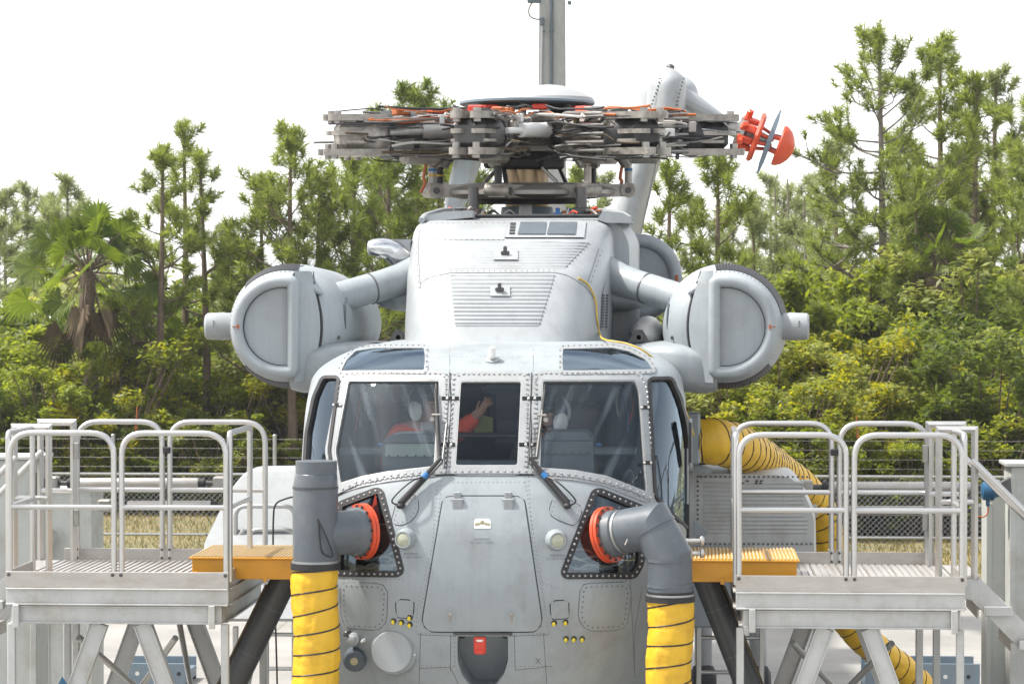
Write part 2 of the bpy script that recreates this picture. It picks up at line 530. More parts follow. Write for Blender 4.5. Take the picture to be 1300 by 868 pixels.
glass_mat('glass_side', (.80, .86, .88), 1.9)
glass_mat('glass_roof', (.80, .88, .90), 2.5)

# ------------------------------------------------------------------ curved skins described as depth over the front view
def interp(tab, z, k):
    n = len(tab)
    if z <= tab[0][0]: return tab[0][k]
    if z >= tab[-1][0]: return tab[-1][k]
    i = 0
    while tab[i + 1][0] < z: i += 1
    z0, z1 = tab[i][0], tab[i + 1][0]
    t = (z - z0) / (z1 - z0); h = z1 - z0
    def sl(j):
        if j <= 0: return (tab[1][k] - tab[0][k]) / (tab[1][0] - tab[0][0])
        if j >= n - 1: return (tab[-1][k] - tab[-2][k]) / (tab[-1][0] - tab[-2][0])
        a = (tab[j][k] - tab[j - 1][k]) / (tab[j][0] - tab[j - 1][0]); b = (tab[j + 1][k] - tab[j][k]) / (tab[j + 1][0] - tab[j][0])
        return 0 if a * b <= 0 else 2 * a * b / (a + b)
    m0, m1 = sl(i) * h, sl(i + 1) * h
    y0, y1 = tab[i][k], tab[i + 1][k]
    t2, t3 = t * t, t * t * t
    return (2 * t3 - 3 * t2 + 1) * y0 + (t3 - 2 * t2 + t) * m0 + (-2 * t3 + 3 * t2) * y1 + (t3 - t2) * m1

class HF:
    """tab rows: z, half width, front depth, wrap depth"""
    def __init__(s, tab, n):
        s.n = n; s.z0 = tab[0][0]; s.z1 = tab[-1][0]
        s.tab = tab; s.N = 400
        s.lut = [[interp(tab, s.z0 + (s.z1 - s.z0) * i / s.N, k) for k in (1, 2, 3)] for i in range(s.N + 1)]
    def wfd(s, z):
        t = (z - s.z0) / (s.z1 - s.z0) * s.N
        t = min(max(t, 0), s.N - 1e-6); i = int(t); u = t - i
        a, b = s.lut[i], s.lut[i + 1]
        return [a[k] + (b[k] - a[k]) * u for k in range(3)]
    def S(s, x, z):
        w, f, d = s.wfd(z)
        q = min(abs(x) / w, 1.0)
        return f + d * (1 - math.sqrt(max(0, 1 - q ** s.n)))
    def nrm(s, x, z):
        e = .01
        dx = (s.S(x + e, z) - s.S(x - e, z)) / (2 * e); dz = (s.S(x, z + e) - s.S(x, z - e)) / (2 * e)
        return V((dx, -1, dz)).normalized()
    def P(s, px, py, lift=0.0):
        d = FWD + RIGHT * ((px - 650) / FPX) + UP * ((434 - py) / FPX)
        d = d / d.y
        def g(Y):
            p = CAM + d * (Y - CAM.y)
            w, f, dd = s.wfd(p.z)
            q = abs(p.x) / w
            if q >= 1: return -1.0
            return Y - (f + dd * (1 - math.sqrt(1 - q ** s.n)))
        a = -.4; st = .12; b = None
        y = a
        while y < 4.6:
            if g(y + st) > 0:
                a, b = y, y + st; break
            y += st
        if b is None:
            Y = 1.6
            p = CAM + d * (Y - CAM.y); w, f, dd = s.wfd(p.z)
            Y = f + dd * .98
            p = CAM + d * (Y - CAM.y)
            w, f, dd = s.wfd(p.z)
            p.x = math.copysign(min(abs(p.x), w * .999), p.x)
            return p + V((math.copysign(1, p.x), 0, 0)) * lift
        for _ in range(13):
            m = (a + b) / 2
            if g(m) > 0: b = m
            else: a = m
        p = CAM + d * ((a + b) / 2 - CAM.y)
        if lift: p = p + s.nrm(p.x, p.z) * lift
        return p
    def N_(s, px, py):
        p = s.P(px, py)
        return p, s.nrm(p.x, p.z)

def inpoly(x, y, poly):
    c = False; j = len(poly) - 1
    for i in range(len(poly)):
        xi, yi = poly[i][0], poly[i][1]; xj, yj = poly[j][0], poly[j][1]
        if (yi > y) != (yj > y) and x < (xj - xi) * (y - yi) / (yj - yi) + xi: c = not c
        j = i
    return c

def rpoly(pts, r=6, seg=5, dens=14.0):
    """closed 2-D polygon in px, rounded and densified"""
    out = rounded([(p[0], p[1], 0) for p in pts], r, seg, True)
    res = []
    for i in range(len(out)):
        a, b = out[i], out[(i + 1) % len(out)]
        k = max(1, int((b - a).length / dens))
        for q in range(k): res.append(a.lerp(b, q / k))
    return [(p.x, p.y) for p in res]

def offpoly(poly, d):
    n = len(poly); area = sum(poly[i][0] * poly[(i + 1) % n][1] - poly[(i + 1) % n][0] * poly[i][1] for i in range(n))
    sg = 1 if area > 0 else -1
    out = []
    for i in range(n):
        a = V((*poly[i - 1], 0)); b = V((*poly[i], 0)); c = V((*poly[(i + 1) % n], 0))
        t = ((b - a).normalized() + (c - b).normalized())
        t = t.normalized() if t.length > 1e-6 else (c - b).normalized()
        nn = V((t.y, -t.x, 0)) * sg
        out.append((b.x + nn.x * d, b.y + nn.y * d))
    return out

def band(hf, poly, o_in, o_out, lift, base=-.01, g=None):
    """raised strip that follows a closed outline on the skin"""
    g = g or G()
    pi = offpoly(poly, o_in); po = offpoly(poly, o_out); n = len(poly)
    A = [hf.P(*p, base - .015) for p in pi]; B = [hf.P(*p, lift) for p in pi]; C = [hf.P(*p, lift) for p in po]; D = [hf.P(*p, base) for p in po]
    vs = A + B + C + D; fs = []
    for k in range(n):
        k2 = (k + 1) % n
        for r_ in range(3):
            fs.append((r_ * n + k, r_ * n + k2, (r_ + 1) * n + k2, (r_ + 1) * n + k))
    return g.add(vs, fs)

def fill(hf, poly, lift, nrow=14, ncol=14, rim=None, rows=None, waves=None):
    """sheet covering a y-monotone outline on the skin; rim = depth of its edge wall"""
    g = G()
    y0 = min(p[1] for p in poly); y1 = max(p[1] for p in poly)
    def span(y):
        xs = []
        for i in range(len(poly)):
            a, b = poly[i], poly[(i + 1) % len(poly)]
            if (a[1] > y) != (b[1] > y): xs.append(a[0] + (b[0] - a[0]) * (y - a[1]) / (b[1] - a[1]))
        return (min(xs), max(xs)) if len(xs) >= 2 else None
    grid = []
    for i in range(nrow + 1):
        t = i / nrow
        t = t if waves else .5 - .5 * math.cos(math.pi * t)
        y = y0 + (y1 - y0) * min(max(t, .002), .998)
        sp = span(y)
        lf = lift + (waves(t) if waves else 0)
        grid.append([hf.P(sp[0] + (sp[1] - sp[0]) * k / ncol, y, lf) for k in range(ncol + 1)])
    m = ncol + 1
    vs = [p for r_ in grid for p in r_]
    fs = [(i * m + k, i * m + k + 1, (i + 1) * m + k + 1, (i + 1) * m + k) for i in range(nrow) for k in range(ncol)]
    g.add(vs, fs)
    if rim:
        loop = grid[0] + [r_[-1] for r_ in grid[1:]] + grid[-1][-2::-1] + [r_[0] for r_ in grid[-2:0:-1]]
        low = [p + V((0, rim, 0)) for p in loop]
        g.loft([loop, low], True, False)
    return g

def line_pts(pts, sp):
    L = [0.0]
    for i in range(len(pts) - 1): L.append(L[-1] + math.hypot(pts[i + 1][0] - pts[i][0], pts[i + 1][1] - pts[i][1]))
    n = max(1, round(L[-1] / sp)); out = []; i = 0
    for k in range(n + 1):
        s_ = L[-1] * k / n
        while i < len(pts) - 2 and L[i + 1] < s_: i += 1
        t = (s_ - L[i]) / max(L[i + 1] - L[i], 1e-9)
        out.append((pts[i][0] + (pts[i + 1][0] - pts[i][0]) * t, pts[i][1] + (pts[i + 1][1] - pts[i][1]) * t))
    return out

def rivets(hf, pts, r=.008, h=.005, g=None, lift=0.0, n=6):
    g = g or G()
    for (x, y) in pts:
        p, nn = hf.N_(x, y)
        p = p + nn * lift
        u = nn.orthogonal().normalized(); w = nn.cross(u)
        vs = []
        for (rr, hh) in ((r, -.001), (r * .6, h)):
            for k in range(n):
                a = 2 * math.pi * k / n
                vs.append(p + (u * math.cos(a) + w * math.sin(a)) * rr + nn * hh)
        fs = [(k, (k + 1) % n, n + (k + 1) % n, n + k) for k in range(n)] + [tuple(range(n, 2 * n))]
        g.add(vs, fs)
    return g

def stroke(hf, pts, r=.0025, closed=False, lift=0.0, n=4, g=None, dens=10):
    g = g or G()
    if closed: pts = list(pts) + [pts[0]]
    q = line_pts(pts, dens)
    P = [hf.P(x, y, lift) for (x, y) in q]
    return g.tube(P, r, n)

def hf_text(hf, text, px, py, h_px, mat_, parent, name='stencil', lift=.0035, mirror=False):
    """flat print wrapped onto the skin, centred on a point of the front view"""
    cu = bpy.data.curves.new('t', 'FONT'); cu.body = text; cu.align_x = 'CENTER'; cu.size = 1.0; cu.resolution_u = 1
    to = bpy.data.objects.new('t', cu)
    me = bpy.data.meshes.new_from_object(to)
    g = G()
    vs = [hf.P(px + v.co.x * h_px * 1.35, py - v.co.y * h_px * 1.35, lift) for v in me.vertices]
    fs = [tuple(p.vertices) for p in me.polygons]
    g.add(vs, fs)
    bpy.data.objects.remove(to); bpy.data.curves.remove(cu); bpy.data.meshes.remove(me)
    return part(name, g, mat_, parent, smooth=0)

def skin_sheet(hf, holes, nth, nz, back, inset=0.0, zmin=None, zmax=None):
    g = G()
    zz = [(zmin if zmin is not None else hf.z0) + ((zmax if zmax is not None else hf.z1) - (zmin if zmin is not None else hf.z0)) * j / nz for j in range(nz + 1)]
    m = nth + 1
    rows = []
    for z in zz:
        w, f, d = hf.wfd(z)
        w -= inset; f += inset
        row = [V((-w, back, z))]
        for k in range(m):
            s_ = -1 + 2 * k / nth
            q = math.copysign(abs(s_) ** 1.0, s_)
            # spacing: mix of equal x and equal angle so the wrap-round is resolved
            th = q * math.pi / 2
            x = w * math.copysign(abs(math.sin(th)) ** (2 / hf.n), th)
            xe = w * q
            a = abs(q) ** 6
            x = xe * (1 - a) + x * a
            qq = min(abs(x) / w, 1)
            row.append(V((x, f + d * (1 - math.sqrt(max(0, 1 - qq ** hf.n))), z)))
        row.append(V((w, back, z)))
        rows.append(row)
    M = m + 2
    g.v = [tuple(p) for r_ in rows for p in r_]
    pj = [[proj(p) for p in r_] for r_ in rows] if holes else None
    for j in range(nz):
        for k in range(M - 1):
            if holes and 0 < k < M - 2:
                cx = (pj[j][k][0] + pj[j + 1][k + 1][0]) / 2; cy = (pj[j][k][1] + pj[j + 1][k + 1][1]) / 2
                if any(inpoly(cx, cy, h) for h in holes): continue
            g.f.append((j * M + k, j * M + k + 1, (j + 1) * M + k + 1, (j + 1) * M + k))
    g.f.append(tuple(range(M))[::-1])
    g.f.append(tuple(nz * M + k for k in range(M)))
    return g

# ------------------------------------------------------------------ the helicopter: nose and cockpit
HELI = thing('helicopter', (0, 6, 0), 'grey heavy military helicopter without rotor blades standing between two work platforms', 'helicopter')

NOSE = HF([(1.00, .95, .95, 1.3), (1.40, 1.22, .45, 1.3), (1.67, 1.35, .22, 1.3), (2.08, 1.42, .06, 1.3), (2.40, 1.45, .0, 1.3), (2.70, 1.455, .02, 1.3),
           (3.00, 1.46, .12, 1.3), (3.18, 1.46, .22, 1.25), (3.50, 1.455, .44, 1.15), (3.80, 1.42, .66, 1.05), (3.885, 1.37, .74, 1.0), (3.97, 1.26, .90, .95),
           (4.05, 1.08, 1.12, .85), (4.10, .84, 1.5, .6)], 3.2)

PANES = {
    'pilot_l': rpoly([(441, 481.5), (560, 481.5), (553, 594), (492, 601), (460, 607), (431, 616), (424, 572)], 5),
    'centre': rpoly([(583, 482.5), (664, 482.5), (659, 593), (576, 593)], 6),
    'pilot_r': rpoly([(687, 481.5), (807, 481.5), (814, 496), (823, 622), (821, 627), (768, 606), (728, 599), (683, 596)], 5),
    'side_l': rpoly([(411, 480), (431, 480), (419, 572), (427, 625), (392, 655), (388, 600), (391, 550), (400, 505)], 5),
    'side_r': rpoly([(823, 482), (851, 481), (862, 505), (870, 535), (875, 575), (876, 672), (846, 648), (831, 628)], 5),
    'roof_l': rpoly([(452, 446), (476, 442.5), (539, 442.5), (539, 471), (433, 472), (440, 458)], 3),
    'roof_r': rpoly([(714, 443.5), (778, 442), (800, 447), (820, 457), (829, 470), (714, 472)], 3),
    'chin_l': rpoly([(431, 640), (478, 622), (484, 624), (510, 724), (505, 729), (428, 728)], 5),
    'chin_r': rpoly([(754, 624), (762, 623), (816, 645), (814, 715), (805, 731), (718, 731), (715, 726)], 5),
}
RECESS = rpoly([(580, 806), (646, 806), (646, 838), (641, 855), (626, 876), (600, 876), (585, 855), (580, 838)], 4)
holes = [offpoly(p, 1.5) for k, p in PANES.items()] + [RECESS]
NFUS = part('nose_fuselage', skin_sheet(NOSE, holes, 230, 210, 9.5), 'grey_paint', HELI, label='grey riveted nose section with the cockpit')
part('cockpit_lining', skin_sheet(NOSE, [offpoly(p, 5) for k, p in PANES.items()] + [RECESS], 110, 90, 3.0, .05, 1.5, 4.06), 'interior', NFUS, label='dark blue lining inside the cockpit')

FR = {'pilot_l': 10, 'centre': 10, 'pilot_r': 10}
for key, poly in PANES.items():
    side = key.endswith('_r')
    if key in FR:
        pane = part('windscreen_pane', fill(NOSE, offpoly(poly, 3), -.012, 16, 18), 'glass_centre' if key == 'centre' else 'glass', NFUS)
        part('window_frame', band(NOSE, poly, -1.2, 10.5, .008), 'frame_paint', pane)
        part('gasket', band(NOSE, poly, -2.6, -.8, .006), 'rivet', pane)
        rv = rivets(NOSE, [p for i, p in enumerate(line_pts(offpoly(poly, 7) + [offpoly(poly, 7)[0]], 6.5))], .0095, .006, lift=.008)
        part('rivets', rv, 'rivet', pane, kind='stuff')
    elif key.startswith('side'):
        pane = part('side_window', fill(NOSE, offpoly(poly, 2), -.008, 20, 12), 'glass_side', NFUS)
        part('window_seal', band(NOSE, poly, -1.5, 2.2, .016), 'black_rubber', pane)
    elif key.startswith('roof'):
        pane = part('roof_window', fill(NOSE, poly, .004, 12, 20), 'glass_roof', NFUS)
        part('window_frame', band(NOSE, poly, -.5, 4.5, .009), 'frame_paint', pane)
        part('rivets', rivets(NOSE, line_pts(offpoly(poly, 3) + [offpoly(poly, 3)[0]], 7), .007, .005, lift=.009), 'rivet_dark', pane, kind='stuff')
    else:
        pane = part('chin_window', fill(NOSE, offpoly(poly, 1), -.010, 14, 14), 'glass_side', NFUS)
        part('window_seal', band(NOSE, poly, -4.5, 3.5, .008), 'black_rubber', pane)
        part('rivets', rivets(NOSE, line_pts(offpoly(poly, -.5) + [offpoly(poly, -.5)[0]], 7.5), .010, .006, lift=.008), 'rivet', pane, kind='stuff')
        # pipes and looms visible behind the glass
        rnd = random.Random(5)
        gp = G(); gw = G()
        for k in range(9):
            x0 = (445 if not side else 735) + rnd.uniform(-8, 10); y0 = 700 + rnd.uniform(0, 24)
            pts = [NOSE.P(x0 + q * 14 + rnd.uniform(-4, 4), y0 + rnd.uniform(-5, 5), -.10 - .03 * (k % 3)) for q in range(5)]
            (gp if k % 2 else gw).tube(spline(pts, 4), rnd.uniform(.006, .016), 6)
        part('cable_loom', gw, 'cable_white', pane); part('pipe_run', gp, 'steel', pane)
        part('pedal_box', G().box(NOSE.P(465 if not side else 765, 690, -.45), (.42, .3, .3), None, .03), 'hub_black', pane)

# framing strips, seams and rivet rows of the windscreen
sg = G()
for pts in ([(571, 474), (573, 520), (566, 602)], [(675, 474), (673.5, 520), (675.5, 602)]):
    stroke(NOSE, pts, .004, lift=.012, g=sg)
part('centre_post_seam', sg, 'seam', NFUS)
g = G()
for pts in ([(566.5, 476), (566, 598)], [(576.5, 476), (570, 598)], [(669, 476), (669, 598)], [(680.5, 476), (681.5, 598)]):
    rivets(NOSE, line_pts(pts, 6.2), .0105, .007, g=g, lift=.010)
rivets(NOSE, line_pts([(437, 474.5), (560, 474.5), (690, 474.5), (815, 474.5)], 9), .0085, .006, g=g, lift=.004)
part('post_rivets', g, 'rivet', NFUS, kind='stuff')
gb = G()
for (x0, x1, y) in ((561, 583, 507), (560, 578, 565.5), (663, 687, 507), (659, 684, 565.5), (812, 822, 518), (815, 825, 588), (426, 434, 515)):
    a = NOSE.P(x0, y, .016); b = NOSE.P(x1, y, .016)
    part('black_strap', G().bar(a, b, .006, .028, up=(0, 0, 1), bev=.002), 'black_rubber', NFUS)
    for xx in ((x0 + x1) / 2 - 4, (x0 + x1) / 2 + 4):
        rivets(NOSE, [(xx, y)], .012, .008, g=gb, lift=.018)
part('strap_bolts', gb, 'white_plastic', NFUS, kind='stuff')
# sill trim below the windscreen with its big rivets
sill = [(429, 628), (455, 615), (492, 607.5), (530, 603.5), (571, 602), (620, 601.5), (675, 602), (728, 606), (768, 613.5), (800, 624), (824, 635)]
top = [(x, y - 6.5) for x, y in sill]
gs = G()
sd_ = line_pts(sill, 8); td_ = [(x, y - 6.5) for x, y in sd_]
A = [NOSE.P(*p, .014) for p in td_]; B = [NOSE.P(*p, .014) for p in sd_]
A0 = [NOSE.P(*p, -.01) for p in td_]; B0 = [NOSE.P(*p, -.01) for p in sd_]
m_ = min(len(A), len(B))
gs.loft([A0[:m_], A[:m_], B[:m_], B0[:m_]], False, False)
st_ = part('sill_strip', gs, 'frame_paint', NFUS)
part('rivets', rivets(NOSE, line_pts([(x, y - 3) for x, y in sill], 9), .0125, .007, lift=.014), 'rivet', st_, kind='stuff')
part('sill_seam', stroke(NOSE, [(x, y + 1.2) for x, y in sill], .004, lift=.003), 'seam', st_)

# radome door, hinges, latches and placard
rad = rpoly([(563, 632), (575, 630), (655, 630), (665, 633), (688, 790), (680, 801), (545, 801), (536, 790)], 10)
RD = part('radome_door', fill(NOSE, rad, .006, 40, 20, rim=.02), 'grey_paint', NFUS, label='large grey nose door with hinges on top')
part('door_gap', stroke(NOSE, offpoly(rad, 1), .004, True, .001), 'seam', RD)
for x in (581, 645.5):
    g = G()
    for (yy, w_, h_) in ((629, .055, .05), (640.5, .075, .085)):
        c, nn = NOSE.N_(x, yy)
        g.box(c + nn * .010, (w_, .022, h_), None, .007)
    c, nn = NOSE.N_(x, 634)
    g.cyl(c + V((-.042, -.02, 0)), c + V((.042, -.02, 0)), .011, n=8)
    h = part('hinge', g, 'frame_paint', RD)
    gb = G()
    for dx, yy in ((-3, 638), (3, 638), (0, 645)): rivets(NOSE, [(x + dx, yy)], .009, .006, g=gb, lift=.021)
for x in (572, 649.5):
    g = G()
    pl = rpoly([(x - 6.5, 772), (x + 6.5, 772), (x + 5.5, 796), (x - 5.5, 796)], 5, 5, 6)
    g2 = fill(NOSE, pl, .010, 10, 6, rim=.012)
    lt = part('latch', g2, 'grey_paint', RD)
    part('latch_slot', fill(NOSE, rpoly([(x - 1.8, 777), (x + 1.8, 777), (x + 1.8, 790), (x - 1.8, 790)], 1.5, 4, 5), .012, 8, 4), 'steel', RD)
    c, nn = NOSE.N_(x, 778.5)
    part('latch_pin', G().lathe(c + nn * .008, nn, [(0, .016), (.010, .016), (.014, .010), (.014, 0)], 12), 'titanium', RD)
plc = part('placard', fill(NOSE, rpoly([(602, 660.5), (604, 658.5), (621, 658.5), (623, 660.5), (623, 671), (602, 671)], 1, 2, 6), .0085, 6, 8, rim=.004), 'white_plastic', RD)
# winged emblem printed on the placard
ge = G()
for dx in (-6.5, -4, 4, 6.5):
    a = NOSE.P(612.5 + dx * 1.2, 664.5 + abs(dx) * .25, .0105); ge.ell(a, (.010, .001, .013), None, 8, 5)
ge.ell(NOSE.P(612.5, 664.5, .0105), (.017, .001, .022), None, 10, 6)
part('emblem', ge, 'gold_print', RD)
hf_text(NOSE, 'ANTENNA', 612, 685.5, 3.2, 'print_grey', RD, lift=.0075)
hf_text(NOSE, 'DO NOT PAINT', 612, 690, 3.2, 'print_grey', RD, lift=.0075)
for x, y in ((522, 704), (708, 706)):
    hf_text(NOSE, 'ANTENNA', x, y, 2.9, 'print_grey', NFUS)
    hf_text(NOSE, 'DO NOT PAINT', x, y + 4.2, 2.9, 'print_grey', NFUS)
hf_text(NOSE, 'EXTERNAL', 443, 749, 2.7, 'print_grey', NFUS); hf_text(NOSE, 'ICS', 443, 753.5, 2.7, 'print_grey', NFUS)
hf_text(NOSE, 'EXTERNAL', 789, 752, 2.7, 'print_grey', NFUS); hf_text(NOSE, 'ICS', 789, 756.5, 2.7, 'print_grey', NFUS)
hf_text(NOSE, 'X', 683, 842, 8, 'print_grey', NFUS)

# light rivet rows and panel seams over the nose
gr = G(); gl = G()
for pts in ([(556, 605), (549, 690), (530, 770), (528, 800)], [(561, 605), (553, 690), (534, 770)], [(671, 605), (676, 690), (692, 770), (696, 800)], [(666, 606), (671, 640), (688, 740), (692, 770)],
            [(437, 735), (512, 735)], [(716, 737), (800, 737)], [(576, 612), (665, 612)], [(690, 740), (705, 745)], [(577, 815), (577, 845)], [(650, 815), (650, 845)], [(530, 845), (576, 845)], [(655, 845), (700, 845)],
            [(530, 803), (577, 805)], [(650, 805), (697, 803)]):
    rivets(NOSE, line_pts(pts, 5.5), .0042, .0025, g=gr, n=5)
part('nose_rivets', gr, 'rivet_dark', NFUS, kind='stuff')
for pts in ([(534, 803), (532, 868)], [(690, 803), (694, 868)], [(530, 805), (579, 807)], [(646, 807), (697, 805)], [(653, 806), (654, 850)], [(572, 806), (572, 852)], [(532, 848), (572, 846), (585, 875)], [(654, 850), (700, 845)], [(800, 735), (806, 860)], [(815, 745), (806, 800), (805, 850)]):
    stroke(NOSE, pts, .0022, g=gl, n=4)
part('panel_seams', gl, 'rivet_dark', NFUS, kind='stuff')
# wiper base plates, riveted access panels
for pl in ([(505, 635), (530, 628), (531, 650), (520, 663), (505, 667), (497, 662)], [(703, 630), (722, 634), (739, 644), (735, 660), (728, 667), (703, 657), (697, 650)]):
    q = rpoly(pl, 6, 5, 8)
    o = part('access_panel', fill(NOSE, q, .005, 14, 10, rim=.012), 'grey_paint', NFUS)
    part('rivets', rivets(NOSE, line_pts(offpoly(q, -3) + [offpoly(q, -3)[0]], 6), .0042, .003, lift=.005, n=5), 'rivet_dark', o, kind='stuff')
    part('panel_gap', stroke(NOSE, offpoly(q, 1), .0025, True), 'seam', o)
for pl, rv in (([(433, 739), (485, 741), (492, 750), (490, 790), (480, 799), (440, 797), (433, 780)], 1), ([(738, 741), (796, 739), (801, 750), (796, 792), (786, 799), (745, 800), (734, 785)], 1),
               ([(503, 761), (525, 762), (524, 784), (504, 783)], 0), ([(699, 763), (721, 762), (722, 784), (700, 785)], 0)):
    q = rpoly(pl, 9 if rv else 4, 6, 8)
    o = part('access_panel', fill(NOSE, q, .004, 16, 12, rim=.012), 'grey_paint', NFUS)
    part('panel_gap', stroke(NOSE, offpoly(q, 1), .0025 if rv else .004, True), 'seam' if not rv else 'rivet_dark', o)
    if rv: part('rivets', rivets(NOSE, line_pts(offpoly(q, -4) + [offpoly(q, -4)[0]], 6.5), .0068, .004, lift=.004, n=6), 'rivet_dark', o, kind='stuff')
# lamps, knobs, lenses
for x, y, sx in ((515, 684, -1), (706, 685.5, 1)):
    c, nn = NOSE.N_(x, y)
    ax = V((sx * -.45 if x < 600 else .1, -1, 0)).normalized()
    ax = V((.25 * sx * (1 if sx > 0 else 1), -1, .02)).normalized()
    o = part('nose_lamp', G().lathe(c - ax * .10, ax, [(0, .085), (.10, .078), (.15, .064), (.165, .060), (.165, .05), (.158, .05)], 24), 'grey_paint', NFUS)
    part('lens', G().lathe(c - ax * .10, ax, [(.158, .05), (.165, .035), (.168, 0)], 20), 'lens_glass', o)
c, nn = NOSE.N_(500, 826)
ax = V((-.16, -1, .02)).normalized()
o = part('round_cover', G().lathe(c - ax * .12, ax, [(0, .185), (.10, .178), (.135, .165), (.14, .150)], 40), 'grey_paint', NFUS, label='round grey disc cover low on the nose')
part('cover_disc', G().lathe(c - ax * .12, ax, [(.135, .152), (.175, .150), (.185, .143), (.186, 0)], 40), 'light_paint', o)
part('screw', G().lathe(c + V((.152, -.03, -.02)), (0, -1, 0), [(0, .008), (.014, .008), (.016, 0)], 8), 'white_plastic', o)
c, nn = NOSE.N_(455, 838)
ax = V((.0, -1, -.25)).normalized()
o = part('tow_lamp', G().lathe(c - ax * .16 + V((-.02, 0, .03)), ax, [(0, .06), (.18, .082), (.25, .082), (.26, .07)], 24), 'panel_grey', NFUS)
part('lens', G().lathe(c - ax * .16 + V((-.02, 0, .03)), ax, [(.255, .03), (.265, .028), (.27, 0)], 14), 'gold_print', o)
for x, y, r_ in ((451, 810, .05), (443, 803, .024), (463.5, 812, .014)):
    c, nn = NOSE.N_(x, y)
    o = part('probe', G().lathe(c - V((0, -.05, 0)), (-.1, -1, 0), [(0, r_), (.11, r_ * .9), (.12, r_ * .55), (.16, r_ * .5), (.165, 0)], 14), 'white_plastic' if r_ < .02 else ('steel_dark' if r_ < .03 else 'light_paint'), NFUS)
for x, y in ((500, 787.5), (510, 789), (520.5, 783), (520.5, 792), (703.5, 790), (718, 789), (718.5, 810), (728.5, 810), (739, 810)):
    c, nn = NOSE.N_(x, y)
    o = part('warning_stud', G().lathe(c, nn, [(-.01, .020), (.006, .020), (.010, .015), (.010, 0)], 12), 'black_rubber', NFUS)
    part('stud_cap', G().ell(c + nn * .012 + V((-.004, 0, -.006)), (.013, .010, .017), None, 10, 6), 'yellow_lamp', o)
# chin recess with red lock
g = G()
rg = [NOSE.P(*p, .004) for p in RECESS]
g.loft([[p + V((0, -.0, 0)) for p in rg], [p + V((0, .32, .04)) for p in rg]], True, False)
g.add([p + V((0, .32, .04)) for p in rg], [tuple(range(len(rg)))])
rc = part('chin_recess', g, 'panel_grey', NFUS)
bpy.data.objects[rc.name].data.materials[0] = MAT['grey_paint']
part('recess_lip', band(NOSE, RECESS, -.8, 1.6, .004), 'grey_paint', rc)
c, nn = NOSE.N_(613, 805)
part('recess_hood', G().box(c + V((0, .0, .006)), (.42, .05, .016), None, .004), 'steel_dark', rc)
for x in (585, 641):
    c = NOSE.P(x, 812, -.10)
    part('recess_hole', G().lathe(c, (0, -1, 0), [(0, .03), (.01, .03), (.012, 0)], 12), 'seam', rc)
c = NOSE.P(609.5, 817, .02)
g = G().box(c, (.085, .05, .12), None, .008).box(c + V((0, -.03, -.045)), (.06, .03, .03), None, .006)
for dx in (-.028, .028):
    for dz in (-.03, .03): g.lathe(c + V((dx, -.024, dz)), (0, -1, 0), [(0, .008), (.007, .008), (.009, 0)], 8)
o = part('lock_tag', g, 'red_tag', rc, label='red lock fitted in the chin recess')
part('lock_print', G().box(c + V((0, -.027, .035)), (.05, .004, .014)), 'white_plastic', o)

# wipers: black driven arm with blue band, grey blade rising beside the centre pane
for (a0, a1, b0, b1, sx) in (((511, 641), (561, 588), (558, 585), (553, 489), 1), ((719, 641), (673, 588), (681, 585), (693, 490), -1)):
    P0 = NOSE.P(*a0, .05); P1 = NOSE.P(*a1, .075)
    wp = part('wiper', G().tube([P0, P0.lerp(P1, .5), P1], [.026, .021, .014], 10).cyl(NOSE.P(*a0, -.01), P0 + V((0, -.02, 0)), .022, n=10), 'black_rubber', NFUS)
    part('blue_band', G().tube([P0.lerp(P1, .56), P0.lerp(P1, .66)], .0225, 10), 'cable_blue', wp)
    g = G(); Q0 = NOSE.P(*b0, .05); Q1 = NOSE.P(*b1, .045)
    g.tube([P1, Q0 + V((0, -.01, 0)), Q0.lerp(Q1, .62) + V((0, -.02, 0))], .011, 8)
    part('wiper_arm', g, 'steel_dark', wp)
    M0 = NOSE.P(b0[0] + 1 * sx, b0[1] - 6, .018); M1 = NOSE.P(b1[0] + 1 * sx, b1[1], .018)
    part('wiper_blade', G().tube([M0, M1], [.009, .009], 6).tube([Q0.lerp(Q1, .25) , Q0.lerp(Q1, .9)], .008, 6), 'black_rubber', wp)
    part('tie_rod', G().tube([P0 + V((.03 * sx, 0, .0)), P1 + V((.01 * sx, 0, -.03)), NOSE.P(*[(b0[0] + b1[0]) / 2 + 12 * sx, 540], .03)], .0065, 6), 'steel_dark', wp)
    c = NOSE.P(b0[0] + (b1[0] - b0[0]) * .55, b0[1] + (b1[1] - b0[1]) * .55, .06)
    part('wiper_clip', G().box(c, (.07, .03, .02), None, .006).lathe(c + V((-.03 * sx, 0, -.03)), (0, -1, 0), [(0, .018), (.02, .018), (.02, 0)], 10), 'steel', wp)
    part('washer_hose', G().tube(spline([P0 + V((0, 0, -.02)), P0 + V((-.06 * sx, -.03, .02)), P0.lerp(P1, .3) + V((-.02 * sx, -.05, .05)), P0.lerp(P1, .6)], 5), .006, 6), 'cable_black', wp)
    part('wiper_nut', G().ell(P0 + V((0, -.02, -.02)), (.03, .03, .022), None, 10, 7), 'black_rubber', wp)

